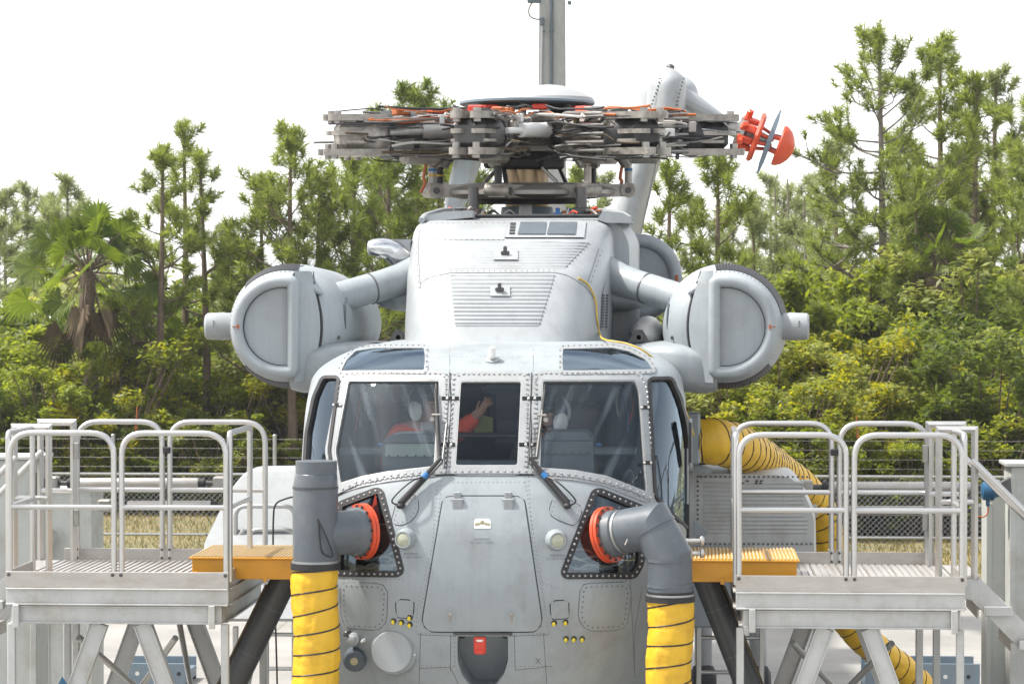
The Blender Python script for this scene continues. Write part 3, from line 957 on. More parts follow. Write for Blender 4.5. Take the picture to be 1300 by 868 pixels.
# roof antenna, roof seams
c, nn = NOSE.N_(625, 457)
o = part('roof_antenna', G().lathe(c, nn, [(-.01, .055), (.010, .055), (.014, .045), (.014, 0)], 20), 'light_paint', NFUS)
part('antenna_fin', G().box(c + nn * .05 + V((0, 0, .01)), (.05, .07, .10), None, .018), 'white_plastic', o)
g = G(); gr = G()
for x in (571, 601, 650, 677):
    rivets(NOSE, line_pts([(x, 445), (x, 470)], 5), .0045, .003, g=gr, n=5)
rivets(NOSE, line_pts([(545, 453), (705, 453)], 6), .0042, .003, g=gr, n=5)
for x in (571, 677): stroke(NOSE, [(x, 443), (x, 471)], .0025, g=g)
part('roof_rivets', gr, 'rivet', NFUS, kind='stuff'); part('roof_seam', g, 'rivet_dark', NFUS)
# door frame strips at both cockpit sides
for key in ('side_l', 'side_r'):
    pass
g = G()
stroke(NOSE, [(853, 480), (864, 505), (872, 535), (877, 575), (878.5, 640)], .012, g=g, n=6, lift=.004)
part('door_edge', g, 'frame_paint', NFUS)
c = NOSE.P(868, 562, .05)
part('mirror', G().box(c, (.03, .10, .36), None, .012), 'frame_paint', NFUS)
part('mirror_glass', G().box(c + V((.0, -.052, 0)), (.02, .004, .30), None, .001), 'hub_black', NFUS)

# ---- cockpit interior
CK = part('instrument_console', G().box(U(618, 583, .98) + V((0, .12, -.34)), (.58, .30, .66), None, .03), 'panel_grey', NFUS, label='dark grey centre console behind the middle pane')
part('console_lip', G().box(U(618, 551, .98) + V((0, .10, -.01)), (.60, .32, .03), None, .01), 'hub_black', CK)
part('console_screen', G().box(U(648, 541, 1.9) , (.2, .02, .1), None, .004), 'panel_grey', CK)
for (x0, x1, y0, lab, mt) in ((486, 556, 551, 'green grey glare shield before the red jacketed pilot', 'panel_green'), (687, 753, 548, 'dark grey glare shield before the other pilot', 'panel_grey')):
    pts = rounded([U(x0 - 3, 640, 1.0), U(x0, y0 + 8, 1.0), U(x0 + 9, y0, 1.0), U(x1 - 7, y0, 1.0), U(x1, y0 + 12, 1.0), U(x1 + 2, 640, 1.0)], .04, 4)
    gsd = part('glare_shield', G().prism(pts, (0, .5, 0)), 'panel_grey', NFUS, label=lab)
    pts = rounded([U(x0 + 3, y0 + 28, .985), U(x0 + 3, y0 + 12, .985), U(x1 - 3, y0 + 12, .985), U(x1 - 3, y0 + 28, .985)], .02, 3)
    part('shield_panel', G().prism(pts, (0, .03, 0)), mt, gsd)
    g = G().bar(U(x0 + 2, y0 + 11, .99), U(x1 - 2, y0 + 11, .99), .02, .012)
    for q in range(6):
        p = U(x0 + 8 + q * (x1 - x0 - 14) / 5, y0 + 27, .98)
        g.lathe(p, (0, -1, 0), [(0, .007), (.008, .007), (.01, 0)], 8)
    part('shield_trim', g, 'hub_black', gsd)
part('cabin_bulkhead', G().box((0, 2.9, 3.2), (2.7, .05, 1.75)), 'interior', NFUS)
part('cockpit_floor', G().box((0, 1.8, 2.30), (2.6, 2.1, .05)), 'interior', NFUS)
g = G()
g.box((.10, 2.0, 3.78), (.42, 1.0, .14), None, .04)
part('overhead_panel', g, 'panel_grey', NFUS)
g = G(); g.box(U(652, 520, 2.3), (.36, .3, .62), None, .05)
part('jump_seat', g, 'panel_grey', NFUS)
rnd = random.Random(8)
gl = G(); gw = G(); gr = G()
for k in range(8):
    x = rnd.choice((454, 460, 466, 472, 776, 782, 790, 798)); p = U(x + rnd.uniform(-3, 3), 490, 1.7); q = U(x + rnd.uniform(-9, 9), 535 + rnd.uniform(-8, 20), 1.75)
    (gw, gl, gr)[k % 3].tube(spline([p, p.lerp(q, .5) + V((rnd.uniform(-.05, .05), 0, 0)), q], 5), .008, 6)
part('white_cord', gw, 'cable_white', NFUS); part('blue_cord', gl, 'cable_blue', NFUS); part('red_strap', gr, 'red_tag', NFUS)
for x in (483, 760):
    part('position_lamp', G().ell(U(x, 564, 1.0), (.022, .01, .011), None, 10, 6), 'cable_blue', NFUS)
    part('side_shelf', G().box(U(x + (20 if x > 600 else -20), 572, 1.25), (.34, .3, .05), None, .01), 'panel_grey', NFUS)
for x, sx in ((518, -1), (724, 1)):
    c = U(x, 560, 2.15)
    st = part('pilot_seat', G().box(c + V((0, 0, -.25)), (.52, .12, 1.1), None, .05).box(c + V((0, -.28, -.72)), (.52, .5, .12), None, .04), 'hub_black', NFUS)
    part('headrest', G().box(c + V((0, 0, .38)), (.28, .12, .2), None, .04), 'hub_black', st)
g = G()
g.tube(spline([NOSE.P(792, 612, -.03), NOSE.P(800, 596, -.03), NOSE.P(806, 600, -.03), NOSE.P(807, 618, -.03)], 6), .012, 8)
part('grab_handle', g, 'black_rubber', NFUS)

# ------------------------------------------------------------------ cowling, mast, rotor head, engines, tail
def Z(py, Y): return U(650, py, Y).z
COWL = HF([(3.98, .835, 1.60, 1.6), (4.06, .835, 1.70, 1.6), (4.25, .84, 1.86, 1.55), (4.45, .845, 2.05, 1.5), (4.62, .85, 2.25, 1.4), (4.72, .85, 2.45, 1.3), (4.85, .85, 2.75, 1.1),
           (4.96, .845, 3.05, .9), (5.04, .825, 3.32, .7), (5.085, .78, 3.55, .55)], 4.6)
CW = part('cowling', skin_sheet(COWL, None, 90, 70, 5.2), 'light_paint', HELI, label='light grey fairing above the cockpit with ribbed grilles')
part('cowl_edge', stroke(COWL, [(521, 437), (560, 439.5), (640, 440.5), (720, 440), (780, 436.5)], .007, lift=.002), 'seam', CW)
lv = [(572, 350), (704, 349), (684, 414), (578, 414)]
part('louvre_panel', fill(COWL, lv, .004, 13 * 6, 16, waves=lambda t: .010 * max(0, math.sin(2 * math.pi * 13 * t)) ** .7 if math.sin(2 * math.pi * 13 * t) > 0 else -.002), 'light_paint', CW, smooth=60)
lv2 = [(560, 309), (748, 308), (717, 341), (568, 341)]
part('louvre_panel', fill(COWL, lv2, .004, 9 * 6, 18, waves=lambda t: .009 * max(0, math.sin(2 * math.pi * 9 * t)) ** .7 if math.sin(2 * math.pi * 9 * t) > 0 else -.002), 'light_paint', CW, smooth=60)
sg = G()
for pts in ([(534, 360), (545, 352), (572, 346.5), (704, 346), (722, 350), (745, 366), (755, 380)], [(533, 283), (531, 320), (534, 366)], [(760, 316), (745, 362)], [(560, 305), (640, 305)]):
    stroke(COWL, pts, .0035, g=sg, lift=.001)
part('panel_seams', sg, 'rivet_dark', CW, kind='stuff')
gr = G()
for pts in ([(573, 344), (704, 343.5)], [(530, 285), (529, 320), (532, 365)], [(764, 318), (748, 364)], [(545, 304), (640, 304)], [(540, 283), (640, 283)]):
    rivets(COWL, line_pts(pts, 7), .006, .004, g=gr, n=5)
part('cowl_rivets', gr, 'rivet_dark', CW, kind='stuff')
for (x, y) in ((641.5, 326), (634.5, 371.5)):
    pl = part('latch_plate', fill(COWL, [(x - 15 if y < 350 else x - 12, y - 6), (x + 16 if y < 350 else x + 13, y - 6), (x + 16 if y < 350 else x + 13, y + 6), (x - 15 if y < 350 else x - 12, y + 6)], .018, 4, 6, rim=.015), 'light_paint', CW)
    c, nn = COWL.N_(x, y)
    part('latch_hook', G().box(c + nn * .035, (.07, .02, .03), None, .006).box(c + nn * .045 + V((0, 0, .02)), (.03, .03, .05), None, .008), 'steel_dark', CW)
for x in (578, 678, 744, 521):
    c, nn = COWL.N_(x, 436)
    part('fastener', G().lathe(c, nn, [(0, .011), (.012, .011), (.014, 0)], 8), 'steel_dark', CW)
# top intake panel
fp = [(646, 283), (744, 283), (741, 303), (641, 303)]
tp = part('intake_panel', fill(COWL, fp, .012, 8, 10, rim=.012), 'light_paint', CW)
for (a, b) in ((660, 693), (697, 731)):
    part('intake_mesh', fill(COWL, [(a + 1, 284.5), (b + 1, 284.5), (b - 1, 300), (a - 3, 300)], .020, 6, 6, rim=.01), 'panel_grey', tp)
g = G()
for k in range(4):
    y = 285 + k * 4
    gg = fill(COWL, [(648 - k * .4, y), (655 - k * .4, y), (654.5 - k * .4, y + 2.6), (647.5 - k * .4, y + 2.6)], .018, 2, 2, rim=.008)
    part('vent_slot', gg, 'seam', tp)
part('intake_gap', stroke(COWL, fp, .005, True, .002), 'seam', tp)
# black slotted side vent and slit
vs_ = part('side_vent', fill(COWL, rpoly([(764, 374), (768, 359), (772, 366), (770, 419), (762, 419)], 1.5, 3, 8), .006, 18, 5, rim=.01), 'light_paint', CW)
for j in range(12):
    for i in range(2):
        x = 764.0 + i * 4.4 - (j * .12); y = 374 + j * 3.6
        part('vent_slot', fill(COWL, [(x - .3, y), (x + 2.6, y), (x + 2.4, y + 2.4), (x - .5, y + 2.4)], .009, 2, 2, rim=.004), 'seam', vs_)
part('slit', stroke(COWL, [(782, 312), (782, 335)], .008, lift=.002), 'seam', CW)
gr = G(); rivets(COWL, [(x, y) for x in (786, 789, 792) for y in range(300, 420, 6)], .006, .004, g=gr, n=5)
# rear part of the fairing: top rim, gearbox deck, engine shoulder on the right
RF = part('rear_fairing', G().loft([[V((x, Y, z)) for x, z in rounded_ring] for Y, rounded_ring in [(y_, [(q.x * s_, q.y + dz) for q in rounded([(-.86, 3.9, 0), (-.86, 4.95, 0), (-.76, 5.12, 0), (.90, 5.12, 0), (1.04, 4.95, 0), (1.04, 3.9, 0)], .22, 6)]) for y_, s_, dz in ((3.9, .94, -.02), (4.3, 1.0, .02), (6.2, 1.0, .02), (8.5, .9, -.05), (11, .7, -.25))]]), 'light_paint', CW)
part('gearbox_deck', G().box((.0, 5.3, 5.135), (1.5, 2.5, .03), None, .01), 'hub_black', RF)
rim_l = rounded([U(535, 280, 3.7), U(540, 274, 3.8), U(560, 268, 4.6), U(600, 266.5, 5.4)], .1, 5)
part('deck_rim', G().tube(rim_l, .028, 8), 'light_paint', RF)
part('deck_rim', G().tube(rounded([U(800, 279, 3.8), U(792, 273, 4.2), U(768, 269, 4.8), U(740, 267, 5.4)], .1, 5), .03, 8), 'light_paint', RF)
g = G()
g.prism([U(535, 281, 3.75), U(541, 274, 3.75), U(565, 268.5, 3.75), U(600, 267, 3.75), U(600, 276, 3.75), U(560, 280, 3.75)], (0, .5, 0))
part('deck_shoulder', g, 'light_paint', RF)
g = G().prism([U(803, 283, 3.75), U(800, 275, 3.75), U(790, 270, 3.75), U(765, 268, 3.75), U(758, 279, 3.75), U(770, 283, 3.75)], (0, .6, 0))
part('deck_shoulder', g, 'light_paint', RF)
rnd = random.Random(3)
gw = {'cable_orange': G(), 'cable_black': G(), 'steel': G(), 'red_tag': G(), 'cable_white': G()}
for k in range(34):
    x = rnd.uniform(560, 640) if k % 2 else rnd.uniform(702, 775)
    Y = rnd.uniform(4.3, 5.5); p = U(x, 277, Y)
    q = U(x + rnd.uniform(-22, 22), 270 + rnd.uniform(-7, 7), Y + rnd.uniform(-.3, .3))
    gw[rnd.choice(list(gw))].tube(spline([p, p.lerp(q, .5) + V((0, 0, rnd.uniform(.0, .06))), q], 4), rnd.uniform(.008, .016), 6)
for k, gg in gw.items(): part('deck_line', gg, k, RF)
for k in range(8):
    p = U(rnd.choice((575, 600, 617, 708, 722, 745, 760)), 274, 4.8 + .1 * k)
    part('deck_fitting', G().box(p, (.08, .07, .06), None, .01).cyl(p, p + V((0, 0, .07)), .02, n=8), rnd.choice(('red_tag', 'steel', 'steel_dark', 'cable_blue')), RF)
for x in (601, 738):
    p = U(x, 278, 5.0)
    part('servo_post', G().cyl(p, p + V((0, 0, .28)), .055, .045, 12).lathe(p + V((0, 0, .05)), (0, 0, 1), [(0, .09), (.04, .09), (.05, .05)], 12), 'steel_dark', RF)
# yellow cable from the fairing to the door
yc = [COWL.P(733, 354, .012), COWL.P(745, 362, .012), COWL.P(754, 382, .014), COWL.P(756, 405, .014), COWL.P(759, 424, .016), U(768, 431, 1.75), U(795, 436, 1.6), U(815, 444, 1.55), U(833, 458, 1.6), U(846, 473, 1.7), U(868, 515, 1.9), U(881, 553, 2.0)]
part('yellow_cable', G().tube(spline(yc, 6), .0075, 6), 'cable_yellow', CW)
# lugs beside the fairing
for x in (506, 811):
    c = U(x, 428, 2.9)
    part('lug', G().prism([c + V((-.10, 0, -.06)), c + V((.10, 0, -.06)), c + V((.03, 0, .06)), c + V((-.03, 0, .06))], (0, .05, 0)).lathe(c + V((0, -.01, 0)), (0, -1, 0), [(0, .04), (.02, .04), (.02, .02), (0, .02)], 14), 'steel_dark', CW)
part('shroud', G().ell(U(822, 425, 3.6), (.14, .5, .16), None, 16, 10), 'white_plastic', CW)

# mast and swashplate
MX = .0; MY = 6.0
HZ = Z(171, MY)
mz0 = Z(281, MY); mzs = Z(243, MY)
MS = part('rotor_mast', G().lathe((MX, MY, mz0 - .25), (0, 0, 1), [(0, .36), (.2, .30), (.26, .25), (.38, .235)], 32), 'steel_blue', HELI)
part('mast_sleeve', G().lathe((MX, MY, mz0 + .1), (0, 0, 1), [(0, .2), (HZ - mz0 - .1, .195)], 32), 'bronze', MS)
part('mast_bracket', G().box((MX - .0, MY - .26, mz0 + .05), (.12, .06, .3), None, .02), 'white_plastic', MS)
TILT = Matrix.Rotation(R(2.5), 3, 'X')
def tilt(p, o): return V(o) + TILT @ (V(p) - V(o))
class TG(G):
    pass
def tiltg(g, o):
    g.v = [tuple(tilt(p, o)) for p in g.v]; return g
def rotz(g, o, a):
    m = Matrix.Rotation(a, 3, 'Z'); o = V(o)
    g.v = [tuple(o + m @ (V(p) - o)) for p in g.v]; return g
so = (MX, MY, mzs)
ang = [2 * math.pi * k / 7 for k in range(7)]
SW = part('swashplate', tiltg(G().lathe((MX, MY, mzs - .07), (0, 0, 1), [(-.01, .30), (0, .60), (.03, .78), (.05, .82), (.085, .82), (.11, .76), (.15, .56), (.15, .30)], 40), so), 'titanium', HELI, label='star shaped metal swashplate below the rotor head')
for a in ang:
    prof = [(.5, .20), (.72, .15), (.88, .085), (.98, .075)]
    pts = [V((MX + r_, MY - w_, 0)) for r_, w_ in prof] + [V((MX + r_, MY + w_, 0)) for r_, w_ in prof[::-1]]
    g = G().prism([V((p.x, p.y, mzs - .055 + .03 * max(0, (p.x - MX - .7)))) for p in pts], (0, 0, .115))
    g.lathe((MX + .93, MY - .11, mzs + .01), (0, 1, 0), [(0, .07), (.22, .07)], 14)
    part('swashplate_arm', tiltg(rotz(g, so, a), so), 'sleeve_grey', SW)
    part('arm_pin', tiltg(rotz(G().lathe((MX + .93, MY - .125, mzs + .01), (0, 1, 0), [(0, .03), (.25, .03)], 10), so, a), so), 'steel_dark', SW)
part('swashplate_ring', tiltg(G().lathe((MX, MY, mzs - .115), (0, 0, 1), [(0, .38), (0, .52), (.035, .54), (.05, .52)], 40), so), 'steel_dark', SW)

# rotor head at rest: hub, seven arms without blades
ho = (MX, MY, HZ)
RH = part('rotor_hub', tiltg(G().lathe((MX, MY, HZ - .16), (0, 0, 1), [(0, .20), (.02, .46), (.07, .52), (.11, .40), (.21, .40), (.25, .52), (.30, .46), (.33, .2)], 42), ho), 'titanium', HELI, label='bladeless rotor head with seven arms, looms and dampers')
part('lower_hub', tiltg(G().lathe((MX, MY, HZ - .36), (0, 0, 1), [(.04, .22), (.07, .29), (.13, .31), (.2, .28)], 30).box((MX + .25, MY - .2, HZ - .27), (.2, .15, .1), None, .02).box((MX - .28, MY - .2, HZ - .27), (.2, .2, .08), None, .02), ho), 'hub_black', RH)
for k in range(5):
    a = 2 * math.pi * k / 5 + .2
    part('scissor_link', tiltg(G().bar((MX + .30 * math.cos(a), MY + .3 * math.sin(a), HZ - .3), (MX + .40 * math.cos(a + .3), MY + .4 * math.sin(a + .3), mzs + .08), .04, .03, bev=.006), ho), 'hub_black' if k % 2 else 'steel', RH)
rnd = random.Random(21)
for i, a in enumerate(ang):
    def PA(name, g, m, lab=None): return part(name, tiltg(rotz(g, ho, a), ho), m, RH)
    # clevis plates
    g = G()
    for dz in (-.155, .115):
        pts = [(.34, -.24), (.62, -.16), (.86, -.13), (.92, 0), (.86, .13), (.62, .16), (.34, .24)]
        g.prism([V((MX + x, MY + y, HZ + dz)) for x, y in pts], (0, 0, .045))
    PA('clevis', g, 'titanium')
    PA('elastomer_bearing', G().lathe((MX + .52, MY, HZ), (1, 0, 0), [(0, .12), (.04, .15), (.12, .15), (.16, .12)], 18).cyl((MX + .78, MY, HZ - .17), (MX + .78, MY, HZ + .19), .05, n=12), 'hub_black')
    # sleeve
    rings = []
    for (x, w_, h_) in ((.66, .10, .08), (.78, .17, .12), (1.0, .19, .15), (1.3, .18, .16), (1.5, .20, .175), (1.56, .19, .165)):
        rings.append([V((MX + x, MY + w_ * math.copysign(abs(math.cos(t)) ** .6, math.cos(t)), HZ - .01 + h_ * math.copysign(abs(math.sin(t)) ** .6, math.sin(t)))) for t in [2 * math.pi * q / 24 for q in range(24)]])
    PA('sleeve', G().loft(rings), 'sleeve_grey')
    PA('sleeve_collar', G().lathe((MX + 1.12, MY, HZ - .01), (1, 0, 0), [(0, .19), (.0, .215), (.05, .215), (.05, .19)], 20).lathe((MX + 1.36, MY, HZ - .01), (1, 0, 0), [(0, .2), (.0, .222), (.035, .222), (.035, .2)], 20), 'steel_dark')
    # forked blade socket
    g = G()
    for dz, th_, e_ in ((-.195, .06, .02), (-.085, .025, -.16), (-.015, .04, -.06), (.115, .06, -.03)):
        pts = rounded([(1.42, -.20, 0), (1.80, -.17, 0), (1.96 + e_, -.13, 0), (1.98 + e_, -.05, 0), (1.78 + e_, 0, 0), (1.98 + e_, .05, 0), (1.96 + e_, .13, 0), (1.80, .17, 0), (1.42, .20, 0)], .05, 3)
        g.prism([V((MX + p.x, MY + p.y, HZ + dz)) for p in pts], (0, 0, th_))
    PA('blade_fork', g, 'sleeve_grey')
    g = G()
    for dy in (-.10, .10):
        PA('fork_bolt', G().cyl((MX + 1.89, MY + dy * .9, HZ - .225), (MX + 1.89, MY + dy * .9, HZ - .09), .034, n=10), 'steel')
        PA('fork_bolt', G().cyl((MX + 1.86, MY + dy * .9, HZ + .085), (MX + 1.86, MY + dy * .9, HZ + .205), .034, n=10), 'steel')
    PA('fork_core', G().box((MX + 1.66, MY, HZ - .02), (.36, .28, .25), None, .05).ell((MX + 1.5, MY, HZ - .02), (.2, .235, .19), None, 18, 12), ('hub_black', 'sleeve_grey', 'steel_dark')[i % 3])
    # damper and hydraulic cylinder beside the sleeve
    PA('damper', G().cyl((MX + .62, MY + .34, HZ + .03), (MX + 1.12, MY + .26, HZ + .02), .065, n=14).cyl((MX + 1.1, MY + .26, HZ + .02), (MX + 1.42, MY + .22, HZ + .01), .03, n=10).ell((MX + .60, MY + .345, HZ + .03), (.07, .07, .07), None, 12, 8), ('light_paint', 'steel', 'white_plastic')[i % 3])
    # folding actuator under the sleeve, pitch horn and link
    PA('pitch_horn', G().bar((MX + .80, MY - .12, HZ - .08), (MX + .93, MY - .02, HZ - .30), .12, .10, bev=.03).box((MX + 1.05, MY, HZ - .22), (.34, .20, .10), None, .03), 'sleeve_grey')
    lk0 = tilt(Matrix.Rotation(a, 3, 'Z') @ (V((.93, 0, 0))) + V(ho) + V((0, 0, -.30)), ho)
    lk1 = tilt(Matrix.Rotation(a, 3, 'Z') @ (V((.93, 0, 0))) + V(so) + V((0, 0, .03)), so)
    pl = part('pitch_link', G().cyl(lk0, lk1, .034, n=12), 'hub_black' if i % 2 else 'titanium', RH)
    if i in (3, 4): part('link_band', G().cyl(lk0.lerp(lk1, .35), lk0.lerp(lk1, .45), .038, n=12), 'cable_yellow', RH)
    if i in (0, 4): part('link_band', G().cyl(lk0.lerp(lk1, .08), lk0.lerp(lk1, .2), .038, n=12), 'cable_blue', RH)
    if i in (0, 3, 4): part('link_cable', G().tube(spline([lk0 + V((-.05, -.04, .05)), lk0.lerp(lk1, .5) + V((-.075, -.04, 0)), lk1 + V((-.06, -.04, .05)), lk1 + V((-.10, -.05, -.04))], 5), .015, 6), 'cable_orange', RH)
    # instrument boxes, looms
    for q in range(7):
        x = rnd.uniform(.6, 1.75); y = rnd.choice((-1, 1)) * rnd.uniform(.19, .25)
        PA('clamp_block', G().box((MX + x, MY + y, HZ + rnd.uniform(-.17, .16)), (rnd.uniform(.03, .12), .05, rnd.uniform(.03, .10)), None, .008), rnd.choice(('steel', 'hub_black', 'white_plastic', 'titanium', 'dead_frond', 'steel_dark')))
    for q in range(3):
        x = rnd.uniform(.5, 1.45); y = rnd.uniform(-.13, .13)
        PA('instrument_box', G().box((MX + x, MY + y, HZ + .20), (rnd.uniform(.08, .2), rnd.uniform(.08, .15), rnd.uniform(.05, .09)), None, .01), rnd.choice(('red_tag', 'cable_orange', 'light_paint', 'hub_black', 'steel', 'white_plastic')))
    for mt, nn_, z0, z1 in (('cable_orange', 3, .12, .24), ('cable_black', 9, -.05, .25), ('cable_white', 6, -.1, .22), ('steel', 7, -.22, .2), ('hub_black', 7, -.24, .05), ('dead_frond', 6, -.2, .2), ('chrome', 3, -.2, .15)):
        g = G()
        for q in range(nn_):
            sy = rnd.choice((-1, 1)); zz = rnd.uniform(z0, z1)
            x0 = rnd.uniform(.35, .9); oy = rnd.uniform(-.03, .06)
            pts = [V((MX + x0 + t * rnd.uniform(.18, .28), MY + sy * (.215 + oy + rnd.uniform(-.02, .02)), HZ + zz + rnd.uniform(-.03, .03))) for t in range(5)]
            g.tube(spline(pts, 4), rnd.uniform(.005, .013), 5)
        PA('hub_loom', g, mt)
    g = G()
    for q in range(5):
        z = HZ - .16 + q * .075
        g.cyl((MX + .9, MY - .21, z), (MX + 1.48, MY - .225, z), .017, n=8)
    PA('hydraulic_tube', g, 'chrome' if i % 2 else 'steel')
# top fairing dish
dz = Z(131, MY)
part('fairing_disc', G().lathe((MX, MY, dz - .045), (0, 0, 1), [(.02, .60), (.03, .622), (.05, .622), (.055, .60), (.055, 0)], 48), 'steel_blue', RH)
part('fairing_dome', G().lathe((MX + .20, MY, dz + .005), (0, 0, 1), [(0, .425), (.035, .41), (.075, .34), (.115, .24), (.15, .13), (.165, 0)], 48), 'dome_paint', RH, label='white domed cap on top of the rotor head')
for k in range(7):
    a = ang[k] + .2
    part('disc_post', G().cyl((MX + .5 * math.cos(a), MY + .5 * math.sin(a), HZ + .08), (MX + .5 * math.cos(a), MY + .5 * math.sin(a), dz - .03), .035, n=10), 'hub_black', RH)
    part('beacon', G().box((MX + .52 * math.cos(a + .3), MY + .52 * math.sin(a + .3), dz - .07), (.14, .1, .05), None, .01), 'red_tag', RH)

# ---- engines
def d_path(cx, cz, Y, r_, sx, back=.09):
    pts = [V((cx - sx * back, Y, cz - r_)), V((cx - sx * back, Y, cz + r_))]
    pts = [V((cx - sx * back, Y, cz + r_))]
    for k in range(25):
        a = R(90 - 180 * k / 24)
        pts.append(V((cx + sx * r_ * math.cos(a), Y, cz + r_ * math.sin(a))))
    pts.append(V((cx - sx * back, Y, cz - r_)))
    return pts

def engine(cx, cz, Y, sx, lab):
    NC = part('engine_nacelle', G().lathe((cx, Y, cz), (0, 1, 0), [(.02, .05), (.03, .25), (.07, .35), (.16, .43), (.34, .485), (.7, .505), (2.2, .48), (3.6, .40)], 56), 'cover_paint', HELI, label=lab)
    # barrel half with conical front
    a0, a1 = (-8, 188)
    ref = V((0, 0, 1))
    def half(prof, n=48):
        # angles measured so the outer half is covered
        g = G(); vs = []; m = n + 1
        for (t, r_) in prof:
            for k in range(m):
                a = R(100 - 200 * k / n)
                vs.append(V((cx + sx * r_ * math.cos(a), Y + t, cz + r_ * math.sin(a))))
        fs = [(i * m + k, i * m + k + 1, (i + 1) * m + k + 1, (i + 1) * m + k) for i in range(len(prof) - 1) for k in range(n)]
        return g.add(vs, fs)
    part('intake_barrel', half([(-.04, .30), (-.03, .40), (.02, .425), (.10, .445), (.42, .498), (1.0, .505), (1.3, .47)]), 'cover_paint', NC)
    # small black screen tiles over the cone
    g = G()
    for row in range(6):
        t = .13 + row * .05; r_ = .445 + (t - .10) / .32 * .053 + .003
        for k in range(68):
            a = 98 - k * 196 / 67
            if (sx < 0 and abs(a) < 44) or (sx > 0 and -40 < a < 12 and not (row >= 3 and -12 < a < 6)): continue
            aa = R(a)
            c = V((cx + sx * r_ * math.cos(aa), Y + t, cz + r_ * math.sin(aa)))
            rad = V((sx * math.cos(aa), 0, math.sin(aa))); tan = V((-sx * math.sin(aa), 0, math.cos(aa))); ax = V((0, .96, 0)) + rad * .26
            ax.normalize(); nn = tan.cross(ax).normalized()
            g.box(c, (.0225, .043, .010), Matrix((tan, ax, nn)).transposed())
    part('intake_screen', g, 'black_mesh', NC, kind='stuff')
    # flat D-shaped blank with a padded rim
    dp = d_path(cx, cz, Y - .10, .358, sx)
    n = len(dp)
    bl = part('intake_blank', G().prism([p + V((0, .03, 0)) for p in dp], (0, .12, 0)), 'cover_paint', NC, label='flat D shaped blank closing the engine intake')
    part('blank_rim', G().tube(rounded([dp[0], *dp[1:-1], dp[-1]], .03, 3, True), .048, 14, True), 'cover_paint', bl)
    part('blank_edge', G().tube([p + (V((cx, p.y, cz)) - p).normalized() * .050 + V((0, .022, 0)) for p in dp], .004, 5, True), 'seam', bl)
    bx = cx - sx * .16
    # inner strip between the bar and the curved split line
    rows = []
    for k in range(17):
        t = -1 + 2 * k / 16; z = cz + t * .44
        bul = .03 + .10 * math.cos(t * math.pi / 2)
        rows.append([V((cx - sx * .10, Y - .075, z)), V((cx - sx * .155, Y - .05, z)), V((cx - sx * (.16 + bul), Y + .02 + .0 * abs(t), z)), V((cx - sx * (.16 + bul), Y + .25, z))])
    part('intake_cheek', G().loft(rows, False, False), 'cover_paint', NC)
    def cs(z, u):
        r2 = math.hypot(u, z - cz)
        prof = [(.03, .25), (.07, .35), (.16, .43), (.34, .485), (.7, .505)]
        t = .03
        for i in range(len(prof) - 1):
            if prof[i][1] <= r2 <= prof[i + 1][1]:
                t = prof[i][0] + (prof[i + 1][0] - prof[i][0]) * (r2 - prof[i][1]) / (prof[i + 1][1] - prof[i][1])
        return Y + t
    sp = []
    for k in range(21):
        t = -1 + 2 * k / 20; z = cz + t * .44; u = .16 + .03 + .10 * math.cos(t * math.pi / 2) + .006
        sp.append(V((cx - sx * u, cs(z, u) - .004, z)))
    part('split_line', G().tube(sp, [.004 + .011 * max(0, math.cos((k / 20 - .5) * 3.6)) for k in range(21)], 6), 'seam', NC)
    part('cowl_bead', G().tube([V((cx - sx * (.46 - .05 * abs(t) ** 2), cs(cz + t * .3, .46) - .0, cz + .05 + t * .30)) for t in [-1 + q * .2 for q in range(9)]], .010, 6), 'panel_grey', NC)
    c = V((cx - sx * .24, cs(cz + .28, .24) - .01, cz + .30))
    part('blister', G().ell(c, (.075, .05, .03), Matrix.Rotation(sx * R(-35), 3, 'Y'), 14, 8), 'cover_paint', NC)
    part('drain_plate', G().box((cx - sx * .42, cs(cz - .09, .42), cz - .09), (.03, .02, .03), None, .003), 'steel_dark', NC)
    # side duct
    part('side_duct', G().lathe((cx + sx * .40, Y + .22, cz), (sx, 0, 0), [(0, .108), (.10, .108), (.11, .112), (.245, .106), (.262, .09), (.262, .08), (.20, .075)], 28), 'light_paint', NC)
    g = G()
    for k in range(3):
        g.lathe((cx + sx * .58, Y + .22 - .1, cz + (.02 * k)), (0, -1, 0), [(0, .006), (.012, .006), (.012, 0)], 6)
    part('duct_rivets', g, 'rivet_dark', NC)
    p = V((cx + sx * .345, Y - .165, cz))
    part('marker_tag', G().box(p + V((sx * .02, .02, .0)), (.05, .012, .006)).box(p + V((-sx * .005, .012, 0)), (.014, .014, .035)), 'cable_orange', NC)
    # rivets on chamfer
    g = G()
    for k in range(44):
        a = R(100 - k * 200 / 43); r_ = .437
        c = V((cx + sx * r_ * math.cos(a), Y + .055, cz + r_ * math.sin(a)))
        g.lathe(c, (sx * math.cos(a) * .3, -1, math.sin(a) * .3), [(-.005, .006), (.005, .006), (.006, 0)], 6)
    part('barrel_rivets', g, 'rivet', NC, kind='stuff')
    # pylon between nacelle and fuselage
    rings = []
    for (ax_, z_, hz_, yc, hy) in ((.85, 3.98, .06, 3.6, 1.0), (1.10, 3.955, .12, 3.45, .90), (1.28, 3.915, .175, 3.25, .85), (1.42, 3.885, .20, 3.2, .84), (1.62, 3.86, .19, 3.2, .80), (1.70, 3.85, .16, 3.2, .78)):
        rings.append([V((sx * ax_, yc + hy * math.copysign(abs(math.cos(t)) ** .35, math.cos(t)), z_ + hz_ * math.copysign(abs(math.sin(t)) ** .45, math.sin(t)))) for t in [2 * math.pi * q / 36 for q in range(36)]])
    part('engine_pylon', G().loft(rings), 'grey_paint', NC)
